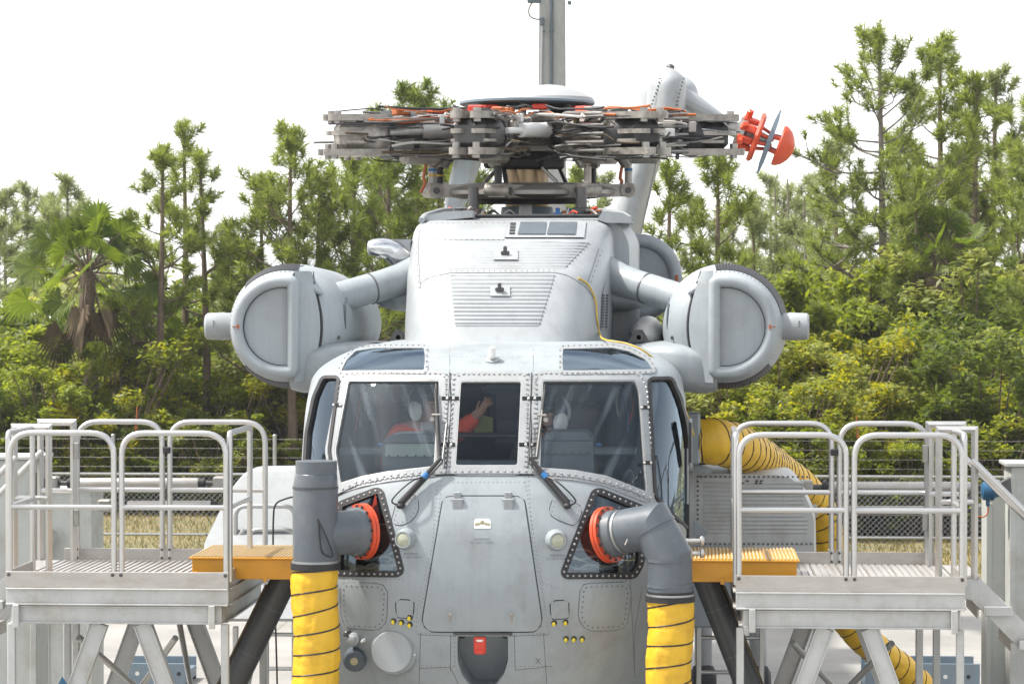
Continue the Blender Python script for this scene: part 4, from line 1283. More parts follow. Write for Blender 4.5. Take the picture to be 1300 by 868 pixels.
    # drive shaft housing up to the gearbox
    s0 = V((sx * .80, 3.45, 4.62)); s1 = V((sx * 1.44, 2.95, 4.42))
    part('shaft_housing', G().tube([s0, s0.lerp(s1, .18), s0.lerp(s1, .36), s1], [.165, .135, .126, .124], 24), 'grey_paint', NC)
    q = s0.lerp(s1, .52)
    part('housing_joint', G().tube([q, q + (s1 - s0).normalized() * .012], .1315, 24), 'rivet_dark', NC)
    part('housing_root', G().ell((sx * .84, 3.8, 4.44), (.34, .5, .12), None, 20, 12), 'grey_paint', NC)
    return NC
EY = 2.42; EZ = Z(414.5, EY)
engine(-1.745, EZ, EY, -1, 'grey engine pod with blanked intake, left in the picture')
engine(1.765, EZ, EY, 1, 'grey engine pod with blanked intake, right in the picture')

# third engine's blank behind the fairing
cY = 6.0; c3 = U(811, 352, cY)
E3 = part('centre_engine_pod', G().lathe((c3.x - .1, cY, c3.z), (0, 1, 0), [(0, .30), (.05, .36), (.5, .40), (3, .36)], 40), 'cover_paint', HELI)
dp = d_path(c3.x, c3.z, cY - .05, .335, 1, .2)
bl = part('intake_blank', G().prism(dp, (0, .1, 0)), 'cover_paint', E3)
part('blank_rim', G().tube(dp, .062, 12, True), 'cover_paint', bl)
part('marker_tag', G().box(U(859, 354, cY - .2), (.03, .02, .07), None, .004), 'cable_orange', E3)
g = G().box(U(795, 410, 5.0) + V((0, .3, -.1)), (.16, .6, .5), None, .04)
part('pod_support', g, 'grey_paint', E3)

# polished exhaust stub left of the fairing
P = [U(470, 315, 3.4), U(480, 314, 3.4), U(494, 317, 3.45), U(508, 326, 3.5), U(522, 340, 3.6), U(534, 356, 3.7)]
es = part('exhaust_stub', G().tube(spline(P, 5), [.062 + .07 * (k / 25) for k in range(26)], 24), 'chrome', HELI)
part('stub_lip', G().tube([P[0] + V((-.022, 0, 0)), P[0] + V((-.015, 0, 0)), P[0] + V((0, 0, 0))], [.035, .058, .063], 24), 'light_paint', es)
part('stub_shield', G().prism([U(497, 303.5, 3.45), U(521, 304, 3.45), U(521, 332, 3.45), U(512, 312, 3.45)], (0, .2, 0)), 'light_paint', es)

# tail boom, fin, tail rotor head
TY = 18.0
rings = []
for (Y, cx_, cz_, hx, hz_) in ((8.0, 0, 3.1, 1.45, 1.2), (12, 0, 3.3, 1.2, 1.0), (16, 0, 3.8, .7, .6), (18.5, .05, 4.4, .42, .5)):
    rings.append([V((cx_ + hx * math.copysign(abs(math.cos(t)) ** .7, math.cos(t)), Y, cz_ + hz_ * math.copysign(abs(math.sin(t)) ** .7, math.sin(t)))) for t in [2 * math.pi * q / 32 for q in range(32)]])
TB = part('tail_boom', G().loft(rings), 'grey_paint', HELI)
rings = []
for (py, xl, xr) in ((330, 752, 800), (285, 765, 815), (240, 779, 826), (200, 794, 838), (160, 806, 846), (135, 815, 850)):
    a = U(xl, py, TY); b = U(xr, py, TY); w_ = (b.x - a.x) / 2; cx_ = (a.x + b.x) / 2
    ring = []
    for q in range(28):
        t = 2 * math.pi * q / 28
        cs_, sn = math.cos(t), math.sin(t)
        ring.append(V((cx_ + w_ * math.copysign(abs(cs_) ** .9, cs_), TY + .9 + (1.0 if sn > 0 else .55) * sn, a.z)))
    rings.append(ring)
FN = part('tail_fin', G().loft(rings), 'light_paint', TB, label='grey tail fin leaning to the right')
g = G()
for k in range(46):
    t = k / 45
    p = U(809 + (760 - 809) * t + 20, 200 + t * 100, TY + .5)
    q = U(835 + (815 - 835) * t - 2, 205 + t * 95, TY + .35)
    for z in (q,): g.ell(z, (.012, .012, .012), None, 6, 4)
part('fin_rivets', g, 'rivet_dark', FN, kind='stuff')
# gearbox fairing on top of the fin: three swelling lobes
def lobe(cpx, y0, y1, hw, Y, dep, lean=0):
    rings = []
    for k in range(13):
        t = k / 12; py = y1 + (y0 - y1) * t
        w_ = hw * (1 - .10 * t - (max(0, t - .58) / .42) ** 2.6 * .74)
        w_ = max(w_, .5)
        c = U(cpx + lean * t, py, Y); m = w_ / pxm(Y)
        rings.append([V((c.x + m * math.cos(a), Y + dep * math.sin(a) * (w_ / hw), c.z)) for a in [2 * math.pi * q / 24 for q in range(24)]])
    return G().loft(rings)
GB = part('tail_gearbox', lobe(844, 86, 152, 26, TY, .5, 5), 'light_paint', TB, label='bulging tail gearbox fairing at the fin top')
part('gearbox_side', lobe(826, 97, 152, 20, TY + .6, .5, 5), 'light_paint', GB)
part('gearbox_side', lobe(868, 95, 155, 23, TY + .6, .5, -5), 'light_paint', GB)
part('gearbox_cap', G().ell(U(851, 86, TY), (.06, .1, .05), None, 14, 8), 'steel_dark', GB)
part('gearbox_tail', G().loft([[U(866, 125, TY + .4) + V((0, .4 * math.sin(a), .22 * math.cos(a))) for a in [2 * math.pi * q / 16 for q in range(16)]], [U(918, 152, TY + .4) + V((0, .15 * math.sin(a), .08 * math.cos(a))) for a in [2 * math.pi * q / 16 for q in range(16)]]]), 'light_paint', GB)
g = G()
for pts in ([(838, 100), (834, 115), (829, 128), (823, 146)], [(868, 100), (862, 120), (857, 148)]):
    for (x, y) in line_pts(pts, 5): g.ell(U(x, y, TY - .42), (.014, .014, .014), None, 6, 4)
part('gearbox_rivets', g, 'rivet_dark', GB, kind='stuff')
# second upright seen left of the mast
g = G()
rings = []
for (py, xl, xr) in ((330, 545, 575), (270, 561, 584), (230, 568, 600), (195, 576, 612)):
    a = U(xl, py, 15.0); b = U(xr, py, 15.0); w_ = (b.x - a.x) / 2
    rings.append([V((a.x + w_ + w_ * math.copysign(abs(math.cos(t)) ** .5, math.cos(t)), 15.3 + .35 * math.sin(t), a.z)) for t in [2 * math.pi * q / 20 for q in range(20)]])
part('stabilizer_strut', G().loft(rings), 'grey_paint', TB)
part('stabilizer', G().loft([[U(530, 196, 15.3) + V((0, .8 * math.cos(t), .07 * math.sin(t))) for t in [2 * math.pi * q / 20 for q in range(20)]], [U(700, 196, 15.3) + V((0, .8 * math.cos(t), .1 * math.sin(t))) for t in [2 * math.pi * q / 20 for q in range(20)]]]), 'grey_paint', TB)

TRY = 18.6
o = U(935, 165, TRY); tip = U(1004, 190, TRY)
ax = (tip - o).normalized(); L = (tip - o).length
w_ = 1 / pxm(TRY)
TR = part('tail_rotor_head', G().lathe(o - ax * .45, ax, [(0, .10), (.45, .11), (.46, .20), (.56, .22), (.60, .12), (L + .1, .08)], 20), 'steel', HELI, label='red bladeless tail rotor head at far right of the fin')
perp = ax.cross(V((0, 1, 0))).normalized()
if perp.z < 0: perp = -perp
hc = o + ax * (L * .12)
for k in range(8):
    a = 2 * math.pi * k / 8 + .3
    d = perp * math.cos(a) + V((0, 1, 0)) * math.sin(a)
    p0 = hc + d * .20; p1 = hc + d * .34
    part('red_clamp', G().bar(p0 - ax * .06, p0 + ax * .16, .10, .07, up=d, bev=.015).bar(p0, p1, .08, .07, bev=.01), 'red_paint', TR)
    part('red_rod', G().cyl(p0 + ax * .1, o + ax * (L * .66) + d * .10, .024, n=8), 'red_paint', TR)
part('red_plate', G().lathe(hc + ax * .16, ax, [(0, .12), (0, .33), (.04, .35), (.08, .30), (.08, .12)], 8), 'red_paint', TR)
hub2 = o + ax * (L * .60)
# stub paddles edge on
for s_ in (1, -1):
    d = (perp * s_ + V((0, .10, 0))).normalized()
    e = hub2 + d * .46
    part('stub_paddle', G().loft([[hub2 + V((0, y_, 0)) + ax * q for y_, q in ((-.17, -.035), (.17, -.035), (.17, .035), (-.17, .035))], [hub2 + d * .3 + V((0, y_, 0)) + ax * q for y_, q in ((-.15, -.03), (.15, -.03), (.15, .03), (-.15, .03))], [e + V((0, y_, 0)) + ax * q for y_, q in ((-.08, -.01), (.08, -.01), (.08, .01), (-.08, .01))]]), 'steel_blue', TR)
cap = o + ax * (L * .76)
part('hub_cap', G().lathe(cap, ax, [(0, 0), (.0, .275), (.02, .285), (.06, .275), (.13, .23), (.19, .15), (.225, .06), (.23, 0)], 32), 'red_paint', TR, label='glossy red domed cap of the tail rotor')
for k in range(4):
    a = 2 * math.pi * k / 4 + .6
    d = perp * math.cos(a) + V((0, 1, 0)) * math.sin(a)
    part('cap_strut', G().cyl(hub2 + d * .12, cap + d * .14, .03, n=8), 'red_paint', TR)

# sponsons
def sponson(poly_px, Y0, Y1, lab, slope=0.0):
    pts = [U(x, y, Y0 + slope * (790 - y) / 200) for x, y in poly_px]
    ins = V((sum(p.x for p in pts) / len(pts), Y0, sum(p.z for p in pts) / len(pts)))
    r0 = [p.lerp(ins, .05) for p in pts]; r1 = [p + V((0, .10, 0)) for p in pts]; r2 = [V((p.x, max(Y1, p.y + .3), p.z)) for p in pts]
    return part('sponson', G().loft([r0, r1, r2]), 'white_steel' if slope == 0 else 'light_paint', HELI, label=lab)
sr_poly = [(p.x, p.y) for p in rounded([(870, 595, 0), (1012, 599, 0), (1036, 650, 0), (1037, 705, 0), (1030, 792, 0), (870, 792, 0)], [4, 26, 14, 4, 14, 4], 6, True)]
SPY = 4.5
SR = sponson(sr_poly, SPY, 6.1, 'grey corrugated sponson beside the fuselage, right in the picture')
sl_poly = [(p.x, p.y) for p in rounded([(390, 593, 0), (314, 594, 0), (290, 622, 0), (256, 692, 0), (262, 790, 0), (390, 790, 0)], [4, 16, 20, 8, 14, 4], 6, True)]
SL = sponson(sl_poly, SPY, 6.1, 'grey corrugated sponson beside the fuselage, left in the picture', 1.3)
def SYL(y): return SPY + 1.3 * (790 - y) / 200
g = G()
for k in range(13):
    y = 613 + k * 5.2
    g.tube([U(893, y, SPY + .01), U(1020 + (k > 8) * 5, y, SPY + .01)], .017, 8)
part('corrugation', g, 'white_steel', SR, kind='stuff')
g = G()
for k in range(13):
    y = 610 + k * 5.4
    g.tube([U(max(318 - k * 3.4, 272), y, SYL(y) + .0), U(388, y, SYL(y) + .0)], .018, 8)
part('corrugation', g, 'light_paint', SL, kind='stuff')
g = G()
for (x0, x1, y) in ((890, 1030, 690), (890, 1025, 605), (262, 380, 678), (320, 380, 599)):
    for (x, yy) in line_pts([(x0, y), (x1, y)], 6): g.ell(U(x, yy, (SPY if x > 600 else SYL(yy)) - .01), (.010, .010, .010), None, 6, 4)
for (x, yy) in line_pts([(886, 605), (886, 700)], 6): g.ell(U(x, yy, SPY - .01), (.010, .006, .010), None, 6, 4)
part('sponson_rivets', g, 'rivet_dark', SR, kind='stuff')
for S_, x0 in ((SR, 942), (SL, 347)):
    rnd = random.Random(int(x0))
    for k in range(5):
        for j in range(2):
            if rnd.random() < .8:
                part('drain_hole', G().box(U(x0 + k * 6 + rnd.uniform(-1, 1), 610 + j * 3 + (0 if x0 > 600 else -4), (SPY if x0 > 600 else SYL(607))), (.022, .025, .012)), 'seam', S_)
for pl in ([(880, 585), (904, 596), (904, 600), (880, 600)], [(880, 660), (898, 675), (896, 680), (880, 680)]):
    part('flange', G().prism([U(x, y, 4.0) for x, y in pl], (0, .3, 0)), 'grey_paint', SR)
part('belly_panel', G().box(U(915, 745, SPY - .02) , (.5, .03, .7), None, .03), 'grey_paint', SR)
for x, Y in ((893, 8.6), (962, 8.6)):
    c = U(x, 868, Y)
    c.z = .38
    w_ = part('main_wheel', G().lathe(c + V((-.13, 0, 0)), (1, 0, 0), [(0, .2), (.0, .30), (.03, .36), (.08, .38), (.18, .38), (.23, .36), (.26, .30), (.26, .2)], 36), 'tyre', HELI)
    part('wheel_rim', G().lathe(c + V((-.132, 0, 0)), (1, 0, 0), [(0, .06), (.0, .19), (.05, .2), (.21, .2), (.264, .19), (.264, .06)], 24), 'steel', w_)
    part('gear_leg', G().cyl(c, c + V((0, .1, 1.3)), .09, n=14), 'light_paint', w_)
g = G()

# ------------------------------------------------------------------ air hoses and ducts
from mathutils import noise as mnoise
def frames(P):
    t = (P[1] - P[0]).normalized(); a = V((0, 0, 1)) if abs(t.z) < .9 else V((1, 0, 0))
    n = (a - t * a.dot(t)).normalized(); out = []
    for i in range(len(P)):
        t2 = (P[min(i + 1, len(P) - 1)] - P[max(i - 1, 0)]).normalized()
        ax = t.cross(t2)
        if ax.length > 1e-7: n = Matrix.Rotation(math.atan2(ax.length, t.dot(t2)), 3, ax.normalized()) @ n
        t = t2; n = (n - t * n.dot(t)).normalized()
        out.append((t, n, t.cross(n)))
    return out
def resample(P, step):
    out = [P[0].copy()]; acc = 0
    for i in range(1, len(P)):
        a, b = P[i - 1], P[i]; L = (b - a).length; d = step - acc
        while d <= L:
            out.append(a.lerp(b, d / L)); d += step
        acc = (acc + L) % step
    return out
def hose(path, r0, r1, pitch, parent, seed=0, n=40):
    P = resample(spline(path, 24), .02)
    F = frames(P); N = len(P)
    vs = []; fs = []
    wire = []
    for i in range(N):
        t, u, w = F[i]; rr = r0 + (r1 - r0) * i / (N - 1)
        for k in range(n):
            a = 2 * math.pi * k / n
            ph = (i * .02 / pitch - k / n) % 1.0
            bul = math.sin(math.pi * ph) ** .6
            wr = mnoise.noise(V((math.cos(a) * 3.2 + seed, math.sin(a) * 3.2, i * .02 * 16 / 3 + a * .6))) + .5 * mnoise.noise(V((math.cos(a) * 7, math.sin(a) * 7 + seed, i * .02 * 22)))
            q = rr * (1 + .035 * bul + .08 * wr * bul)
            vs.append(P[i] + (u * math.cos(a) + w * math.sin(a)) * q)
    for i in range(N - 1):
        for k in range(n):
            k2 = (k + 1) % n
            fs.append((i * n + k, i * n + k2, (i + 1) * n + k2, (i + 1) * n + k))
    b = part('hose_sleeve', G().add(vs, fs), 'yellow_fabric', parent, smooth=80)
    turns = int((N - 1) * .02 / pitch)
    for j in range(turns * 24):
        s_ = (j / 24) * pitch / .02
        i = min(int(s_), N - 1); a = 2 * math.pi * j / 24
        t, u, w = F[i]; rr = r0 + (r1 - r0) * i / (N - 1)
        wire.append(P[i].lerp(P[min(i + 1, N - 1)], s_ - i) + (u * math.cos(a) + w * math.sin(a)) * (rr * 1.008))
    part('spiral_wire', G().tube(wire, .0065, 6), 'cable_black', parent)

def flange(c, ax, r_, parent):
    fl = part('flange', G().lathe(c, ax, [(-.022, r_ * .78), (-.022, r_ * .98), (.0, r_ * .98), (.004, r_ * .94), (.008, r_ * .98), (.03, r_ * .98), (.03, r_ * .78)], 40), 'red_paint', parent, label='red ring flange')
    g = G(); u = V(ax).normalized().orthogonal().normalized(); w = V(ax).normalized().cross(u)
    for k in range(16):
        a = 2 * math.pi * k / 16
        g.lathe(V(c) + (u * math.cos(a) + w * math.sin(a)) * r_ * .9 + V(ax).normalized() * .030, ax, [(0, .010), (.010, .010), (.012, 0)], 6)
    part('flange_bolts', g, 'steel_dark', fl, kind='stuff')

# right duct: angled elbow, then a yellow hose
c0 = NOSE.P(770, 679, .03)
DR = thing('air_duct', (c0.x + .3, -.1, 0), 'grey plastic elbow duct with yellow hose fitted to the right chin window', 'air duct')
q1 = U(806, 672, .02); q2 = U(829, 668, -.06); q3 = U(850, 706, -.1); q4 = U(851, 752, -.1)
ax = (q1 - c0).normalized()
flange(c0, ax, .205, DR)
part('duct_neck', G().tube([c0, c0.lerp(q1, .45), c0.lerp(q1, .5), q1], [.17, .165, .150, .150], 36), 'pvc', DR)
part('duct_elbow', G().tube([c0.lerp(q1, .7), q1, q2, q3, q4], .158, 40), 'pvc', DR, smooth=20)
g = G()
for a, b, t in ((q2, q3, .02), (q3, q4, .05), (q3, q4, .75)):
    p = a.lerp(b, t); d = (b - a).normalized()
    g.tube([p, p + d * .02], .1635, 40)
part('duct_collar', g, 'pvc', DR)
part('duct_clamp', G().tube([q4 + V((0, 0, -.005)), q4 + V((0, 0, -.02))], .168, 36).tube([c0.lerp(q1, .52), c0.lerp(q1, .60)], .156, 36), 'galvanised', DR)
part('duct_strap', G().tube([q4 + V((0, 0, .012)), q4 + V((0, 0, -.0))], .166, 36).tube([q4 + V((0, 0, -.022)), q4 + V((0, 0, -.06))], .174, 36), 'black_rubber', DR)
hose([q4 + V((0, 0, -.03)), q4 + V((.006, 0, -.25)), q4 + V((-.012, 0, -.55)), q4 + V((.01, .0, -1.2)), q4 + V((-.03, .02, -1.9))], .158, .150, .145, DR, 3)
part('tie_string', G().tube(spline([c0.lerp(q1, .62) + V((-.02, -.16, .06)), c0.lerp(q1, .75) + V((0, -.17, -.02)), c0.lerp(q1, .65) + V((.0, -.165, -.08))], 6), .005, 5), 'cable_white', DR)
# left duct: capped tee
c0 = NOSE.P(463, 675, .03)
tz = U(400, 650, -.12)
DL = thing('air_duct', (tz.x, tz.y, 0), 'dark grey capped tee duct with yellow hose fitted to the left chin window', 'air duct')
ce = U(400, 678, -.12)
ax = (ce - c0).normalized()
flange(c0, ax, .205, DL)
part('duct_neck', G().tube([c0, c0.lerp(ce, .22), c0.lerp(ce, .26), ce], [.178, .172, .160, .150], 36), 'pvc', DL)
part('duct_tee', G().tube([U(400.5, 711, -.12), U(400.5, 618, -.12), U(401.5, 602, -.12), U(401.5, 600, -.12), U(401.5, 586, -.12)], [.160, .160, .148, .140, .138], 44), 'pvc', DL, smooth=25)
part('duct_cap', G().tube([U(401.5, 601, -.12), U(401.5, 585, -.12), U(401.5, 584.4, -.12)], [.146, .146, .14], 44), 'pvc', DL, smooth=25)
part('duct_collar', G().tube([U(400.5, 620, -.12), U(400.5, 617, -.12)], .163, 44), 'pvc_dark', DL)
q4 = U(400.5, 711, -.12)
part('duct_clamp', G().tube([q4, q4 + V((0, 0, -.016))], .166, 36), 'galvanised', DL)
part('duct_strap', G().tube([q4 + V((0, 0, -.016)), q4 + V((0, 0, -.062))], .176, 36), 'black_rubber', DL)
hose([q4 + V((0, 0, -.03)), q4 + V((-.010, 0, -.22)), q4 + V((.008, 0, -.55)), q4 + V((-.01, .0, -1.2)), q4 + V((.02, .02, -1.9))], .160, .160, .145, DL, 9)
part('tie_string', G().tube(spline([ce + V((.04, -.165, .12)), ce + V((.10, -.17, .0)), ce + V((.14, -.12, -.14)), ce + V((.07, -.17, -.10)), ce + V((.05, -.168, .10))], 6), .006, 5), 'cable_black', DL)
# remove-before-flight streamer inside the left chin window
p = NOSE.P(478, 628, .02)
st = part('red_streamer', G().prism([p, p + V((.03, .0, -.16)), p + V((.028, 0, -.20)), p + V((-.04, 0, -.20)), p + V((-.042, 0, -.16))], (0, .012, 0)).prism([p + V((.028, .002, -.22)), p + V((.03, .002, -.34)), p + V((-.035, .002, -.34)), p + V((-.04, .002, -.22))], (0, .012, 0)), 'red_tag', None, smooth=0)
tag(st, 'red warning streamer hanging in the left chin window beside the red flange', 'streamer')

# big yellow hose behind the right platform
p0 = U(889, 559, 4.0)
BH = thing('air_hose', (2.9, 7.0, 0), 'long yellow spiral hose running from the cabin side over the right sponson', 'hose')
hose([p0 + V((-.06, -.03, 0)), U(912, 561, 4.08), U(950, 574, 4.7), U(988, 598, 6.2), U(1026, 628, 6.8), U(1047, 668, 7.0), U(1053, 730, 7.1), U(1078, 788, 7.3), U(1110, 822, 7.5), U(1146, 850, 7.8), U(1185, 885, 8.2)], .195, .135, .16, BH, 14, 32)
part('hose_collar', G().tube([p0 + V((-.03, 0, 0)), p0 + V((.035, .01, 0))], .207, 32), 'black_rubber', BH)
g = G().box(U(880, 556, 3.85), (.12, .14, .44), None, .02)
part('hose_port', g, 'grey_paint', BH)

# slanting dark pipes under the bridges
for (pa, pb, lab) in (((358, 741), (241, 980), 'dark grey plastic pipe slanting down beneath the left yellow bridge'), ((900, 742), (995, 985), 'dark grey plastic pipe slanting down beneath the right yellow bridge')):
    a = U(*pa, .75); b = U(*pb, .75)
    T = thing('drain_pipe', (b.x, b.y, b.z), lab, 'pipe')
    part('pipe_run', G().tube([a + (a - b).normalized() * .05, b], .098, 32), 'pvc_dark', T)
    part('pipe_cap', G().ell(a + (a - b).normalized() * .04, (.10, .10, .06), None, 20, 10), 'pvc_dark', T)
    for t in (.12, .36, .62):
        q = a.lerp(b, t); d = (b - a).normalized()
        part('pipe_joint', G().tube([q, q + d * .006], .1, 32), 'pvc', T)
    part('pipe_cable', G().tube([a + V((-.11 if pa[0] < 600 else .11, -.04, 0)), b + V((-.11 if pa[0] < 600 else .11, -.04, 0))], .009, 6), 'dead_frond', T)

# ------------------------------------------------------------------ work platforms
DZ = 2.39
def stand(sx, lab):
    xi, xo, Y0, Y1 = 1.80, 3.40, 0.0, 1.90
    S_ = thing('work_platform', (sx * 2.6, .95, 0), lab, 'platform', 'aluminium work platforms beside the nose')
    X = lambda x: sx * x
    # deck planks with grip ribs
    nP = 8; w = (xo - xi) / nP
    base = None
    for k in range(nP):
        cx = xi + (k + .5) * w
        g = G().box((X(cx), (Y0 + Y1) / 2, DZ - .03), (w - .006, Y1 - Y0 - .05, .05), None, .004)
        for q in range(4):
            g.box((X(cx - w / 2 + (q + .5) * w / 4), (Y0 + Y1) / 2, DZ), (.034, Y1 - Y0 - .06, .007), None, .003)
        part('deck_plank', g, 'aluminium_sheet', S_)
    # toe boards
    for a, b in (((xi, Y0 - .012), (xo, Y0 - .012)), ((xi, Y1 + .012), (xo, Y1 + .012))):
        part('toe_board', G().bar((X(a[0]), a[1], DZ + .035), (X(b[0]), b[1], DZ + .035), .012, .115, bev=.002), 'aluminium_sheet', S_)
    part('toe_board', G().bar((X(xo), Y0 + .02, DZ + .035), (X(xo), .80, DZ + .035), .012, .115, bev=.002), 'aluminium_sheet', S_)
    part('toe_board', G().prism([V((X(xi), Y0 + .005, DZ - .02)), V((X(xi), Y0 + .005, DZ + .095)), V((X(xi), Y0 + .95, DZ + .095)), V((X(xi), Y0 + .95, DZ - .02))], (sx * .012, 0, 0)), 'aluminium_sheet', S_)
    # edge beams, two courses, flanged channels
    def beam(p, q, zc, h, nm='edge_beam'):
        g = G().bar((p[0], p[1], zc), (q[0], q[1], zc), .03, h - .004, bev=.003)
        for e in (-1, 1):
            g.bar((p[0], p[1], zc + e * (h / 2 - .007)), (q[0], q[1], zc + e * (h / 2 - .007)), .075, .012, bev=.003)
        return part(nm, g, 'white_steel', S_)
    zu = DZ - .085; zl = DZ - .215
    for (p, q) in (((X(xi), Y0), (X(xo), Y0)), ((X(xi), Y1), (X(xo), Y1)), ((X(xi + .02), Y0 + .05), (X(xi + .02), Y1 - .05)), ((X(xo - .02), Y0 + .05), (X(xo - .02), Y1 - .05))):
        beam(p, q, zu, .125)
    for (p, q) in (((X(xi + .05), Y0 + .02), (X(xo - .03), Y0 + .02)), ((X(xi + .05), Y1 - .02), (X(xo - .03), Y1 - .02)), ((X(xi + .06), Y0 + .08), (X(xi + .06), Y1 - .08)), ((X(xo - .07), Y0 + .08), (X(xo - .07), Y1 - .08))):
        beam(p, q, zl, .13)
    for x in (xi + .115, xo - .075):
        part('beam_clip', G().box((X(x), Y0 - .035, zl - .01), (.045, .025, .165), None, .004), 'white_steel', S_)
    # legs
    zt = zl - .065
    for Y in (Y0 + .06, Y1 - .06):
        for (x0, x1) in ((2.43, 1.66), (2.74, 3.50)):
            d = (V((x1 - x0, 0, -zt))).normalized()
            g = G().bar((X(x0), Y, zt), (X(x1), Y, .02), .05, .115, up=(sx * .9, 0, .3), bev=.004)
            pr = V((d.z, 0, -d.x))
            for e in (-1, 1):
                o_ = pr * (.058 * e)
                g.bar((X(x0 + o_.x), Y, zt + o_.z), (X(x1 + o_.x), Y, .02 + o_.z), .085, .010, up=(sx * pr.x, 0, pr.z), bev=.002)
            part('splayed_leg', g, 'white_steel', S_)
    for (x, Y) in ((xi + .03, Y0 + .03), (xi + .03, Y1 - .03), (xo - .03, Y0 + .03), (xo - .03, Y1 - .03), (xo - .2, Y1 - .5)):
        part('post', G().box((X(x), Y, zt / 2), (.055, .05, zt), None, .006), 'white_steel', S_)
    for (a, b) in (((2.2, .1, 2.0), (3.2, 1.7, .8)), ((2.9, .1, 2.0), (1.95, 1.7, .7)), ((2.5, 1.8, 2.05), (1.9, .3, .4)), ((xi + .04, .2, .9), (xi + .04, 1.7, 1.9))):
        part('brace', G().cyl((X(a[0]), a[1], a[2]), (X(b[0]), b[1], b[2]), .024, n=12), 'aluminium', S_)
    part('base_rail', G().bar((X(1.6), .06, .05), (X(3.6), .06, .05), .1, .1, bev=.01).bar((X(1.6), 1.84, .05), (X(3.6), 1.84, .05), .1, .1, bev=.01), 'white_steel', S_)
    # guardrails
    RT = .0215
    def rail(p, q, zt_=1.08, zm=.55, r_=.17, ends=(True, True), z0=.02, nm='guardrail'):
        p = V((p[0], p[1], 0)); q = V((q[0], q[1], 0))
        pts = [p + V((0, 0, DZ + z0)), p + V((0, 0, DZ + zt_)), q + V((0, 0, DZ + zt_)), q + V((0, 0, DZ + z0))]
        o = part(nm, G().tube(rounded(pts, r_, 7), RT, 12), 'aluminium', S_)
        part('mid_rail', G().cyl(p + V((0, 0, DZ + zm)), q + V((0, 0, DZ + zm)), RT * .9, n=12), 'aluminium', o)
        for e in ((p, q) if p.y > 1.5 else ()):
            part('rail_socket', G().box(e + V((0, 0, DZ + .05)), (.052, .03, .13), None, .004), 'aluminium_sheet', o)
            for dz_ in (.02, .085):
                g = G().lathe(e + V((0, -.016, DZ + dz_)), (0, -1, 0), [(0, .011), (.008, .011), (.010, 0)], 8)
                part('socket_bolt', g, 'steel_dark', o)
        return o
    xm = (xi + xo) / 2
    for x_ in (xi + .02, xm - .03, xm + .03, xo - .02):
        part('socket_bolt', G().lathe((X(x_), Y0 - .018, DZ + .07), (0, -1, 0), [(0, .013), (.008, .013), (.011, 0)], 8), 'steel_dark', S_)
    rail((X(xi + .02), Y0 + .022), (X(xm - .028), Y0 + .022)); rail((X(xm + .028), Y0 + .022), (X(xo - .02), Y0 + .022))
    rail((X(xi + .02), Y1 + .02), (X(xm - .03), Y1 + .02)); rail((X(xm + .03), Y1 + .02), (X(xo - .10), Y1 + .02))
    rail((X(xi), Y0 + .06), (X(xi), Y0 + 1.0), r_=.03)
    rail((X(xo), Y0 + .06), (X(xo), .82), r_=.05)
    for px_ in (xm - .015,):
        part('rail_latch', G().box((X(px_), Y1 + .0, DZ + .86), (.05, .05, .05), None, .006), 'black_rubber', S_)
    # stair: square-post gate frames, sloping handrails, stringers, treads
    for Y in (.92, 1.78):
        pts = [V((X(xo - .10), Y, DZ)), V((X(xo - .10), Y, DZ + 1.08)), V((X(xo + .16), Y, DZ + 1.08)), V((X(xo + .16), Y, DZ - .02))]
        o = part('stair_post', G().tube(pts, .026, 4), 'aluminium', S_, smooth=20)
        part('mid_rail', G().cyl(pts[0] + V((0, 0, .55)), pts[3] + V((0, 0, .57)), .02, n=10), 'aluminium', o)
        part('hand_rail', G().cyl((X(xo + .14), Y - .01, DZ + .86), (X(xo + 2.0), Y - .01, DZ - .98), .024, n=12), 'aluminium', S_)
        part('stair_knee', G().cyl((X(xo + .14), Y - .01, DZ + .40), (X(xo + 2.0), Y - .01, DZ - 1.44), .02, n=12), 'aluminium', S_) if False else None
        g = G().bar((X(xo + .02), Y, DZ - .09), (X(xo + .18), Y, DZ - .09), .03, .15, bev=.003)
        g.bar((X(xo + .14), Y, DZ - .06), (X(xo + 2.3), Y, DZ - 2.22), .026, .16, bev=.003)
        part('stringer', g, 'white_steel', S_)
    part('stair_plate', G().box((X(xo + .10), 1.35, DZ - .0), (.2, .86, .02), None, .003), 'aluminium_sheet', S_)
    for k in range(8):
        x = xo + .30 + k * .245; z = DZ - .225 - k * .245
        o = part('stair_tread', G().box((X(x), 1.35, z), (.23, .84, .03), None, .004).box((X(x - .11), 1.35, z - .04), (.012, .84, .08)), 'aluminium_sheet', S_)
        part('tread_nose', G().box((X(x + .03), .87, z - .02), (.2, .06, .07), None, .006), 'white_steel', o)
    g = G()
    for dz_ in (.86, .34):
        g.box((X(xo - .13), 1.75, DZ + dz_), (.04, .03, .13), None, .004)
    part('gate_hinge', g, 'steel', S_)
    return S_
SL_ = stand(-1, 'aluminium work platform with guardrails left of the helicopter nose')
SR_ = stand(1, 'aluminium work platform with guardrails right of the helicopter nose')
# painted blue tip on one leg of the left platform
g = G().prism([U(79, 858, -.04), U(88, 872, -.04), U(72, 872, -.04)], (0, .004, 0))
part('blue_arrow', g, 'motor_blue', SL_)

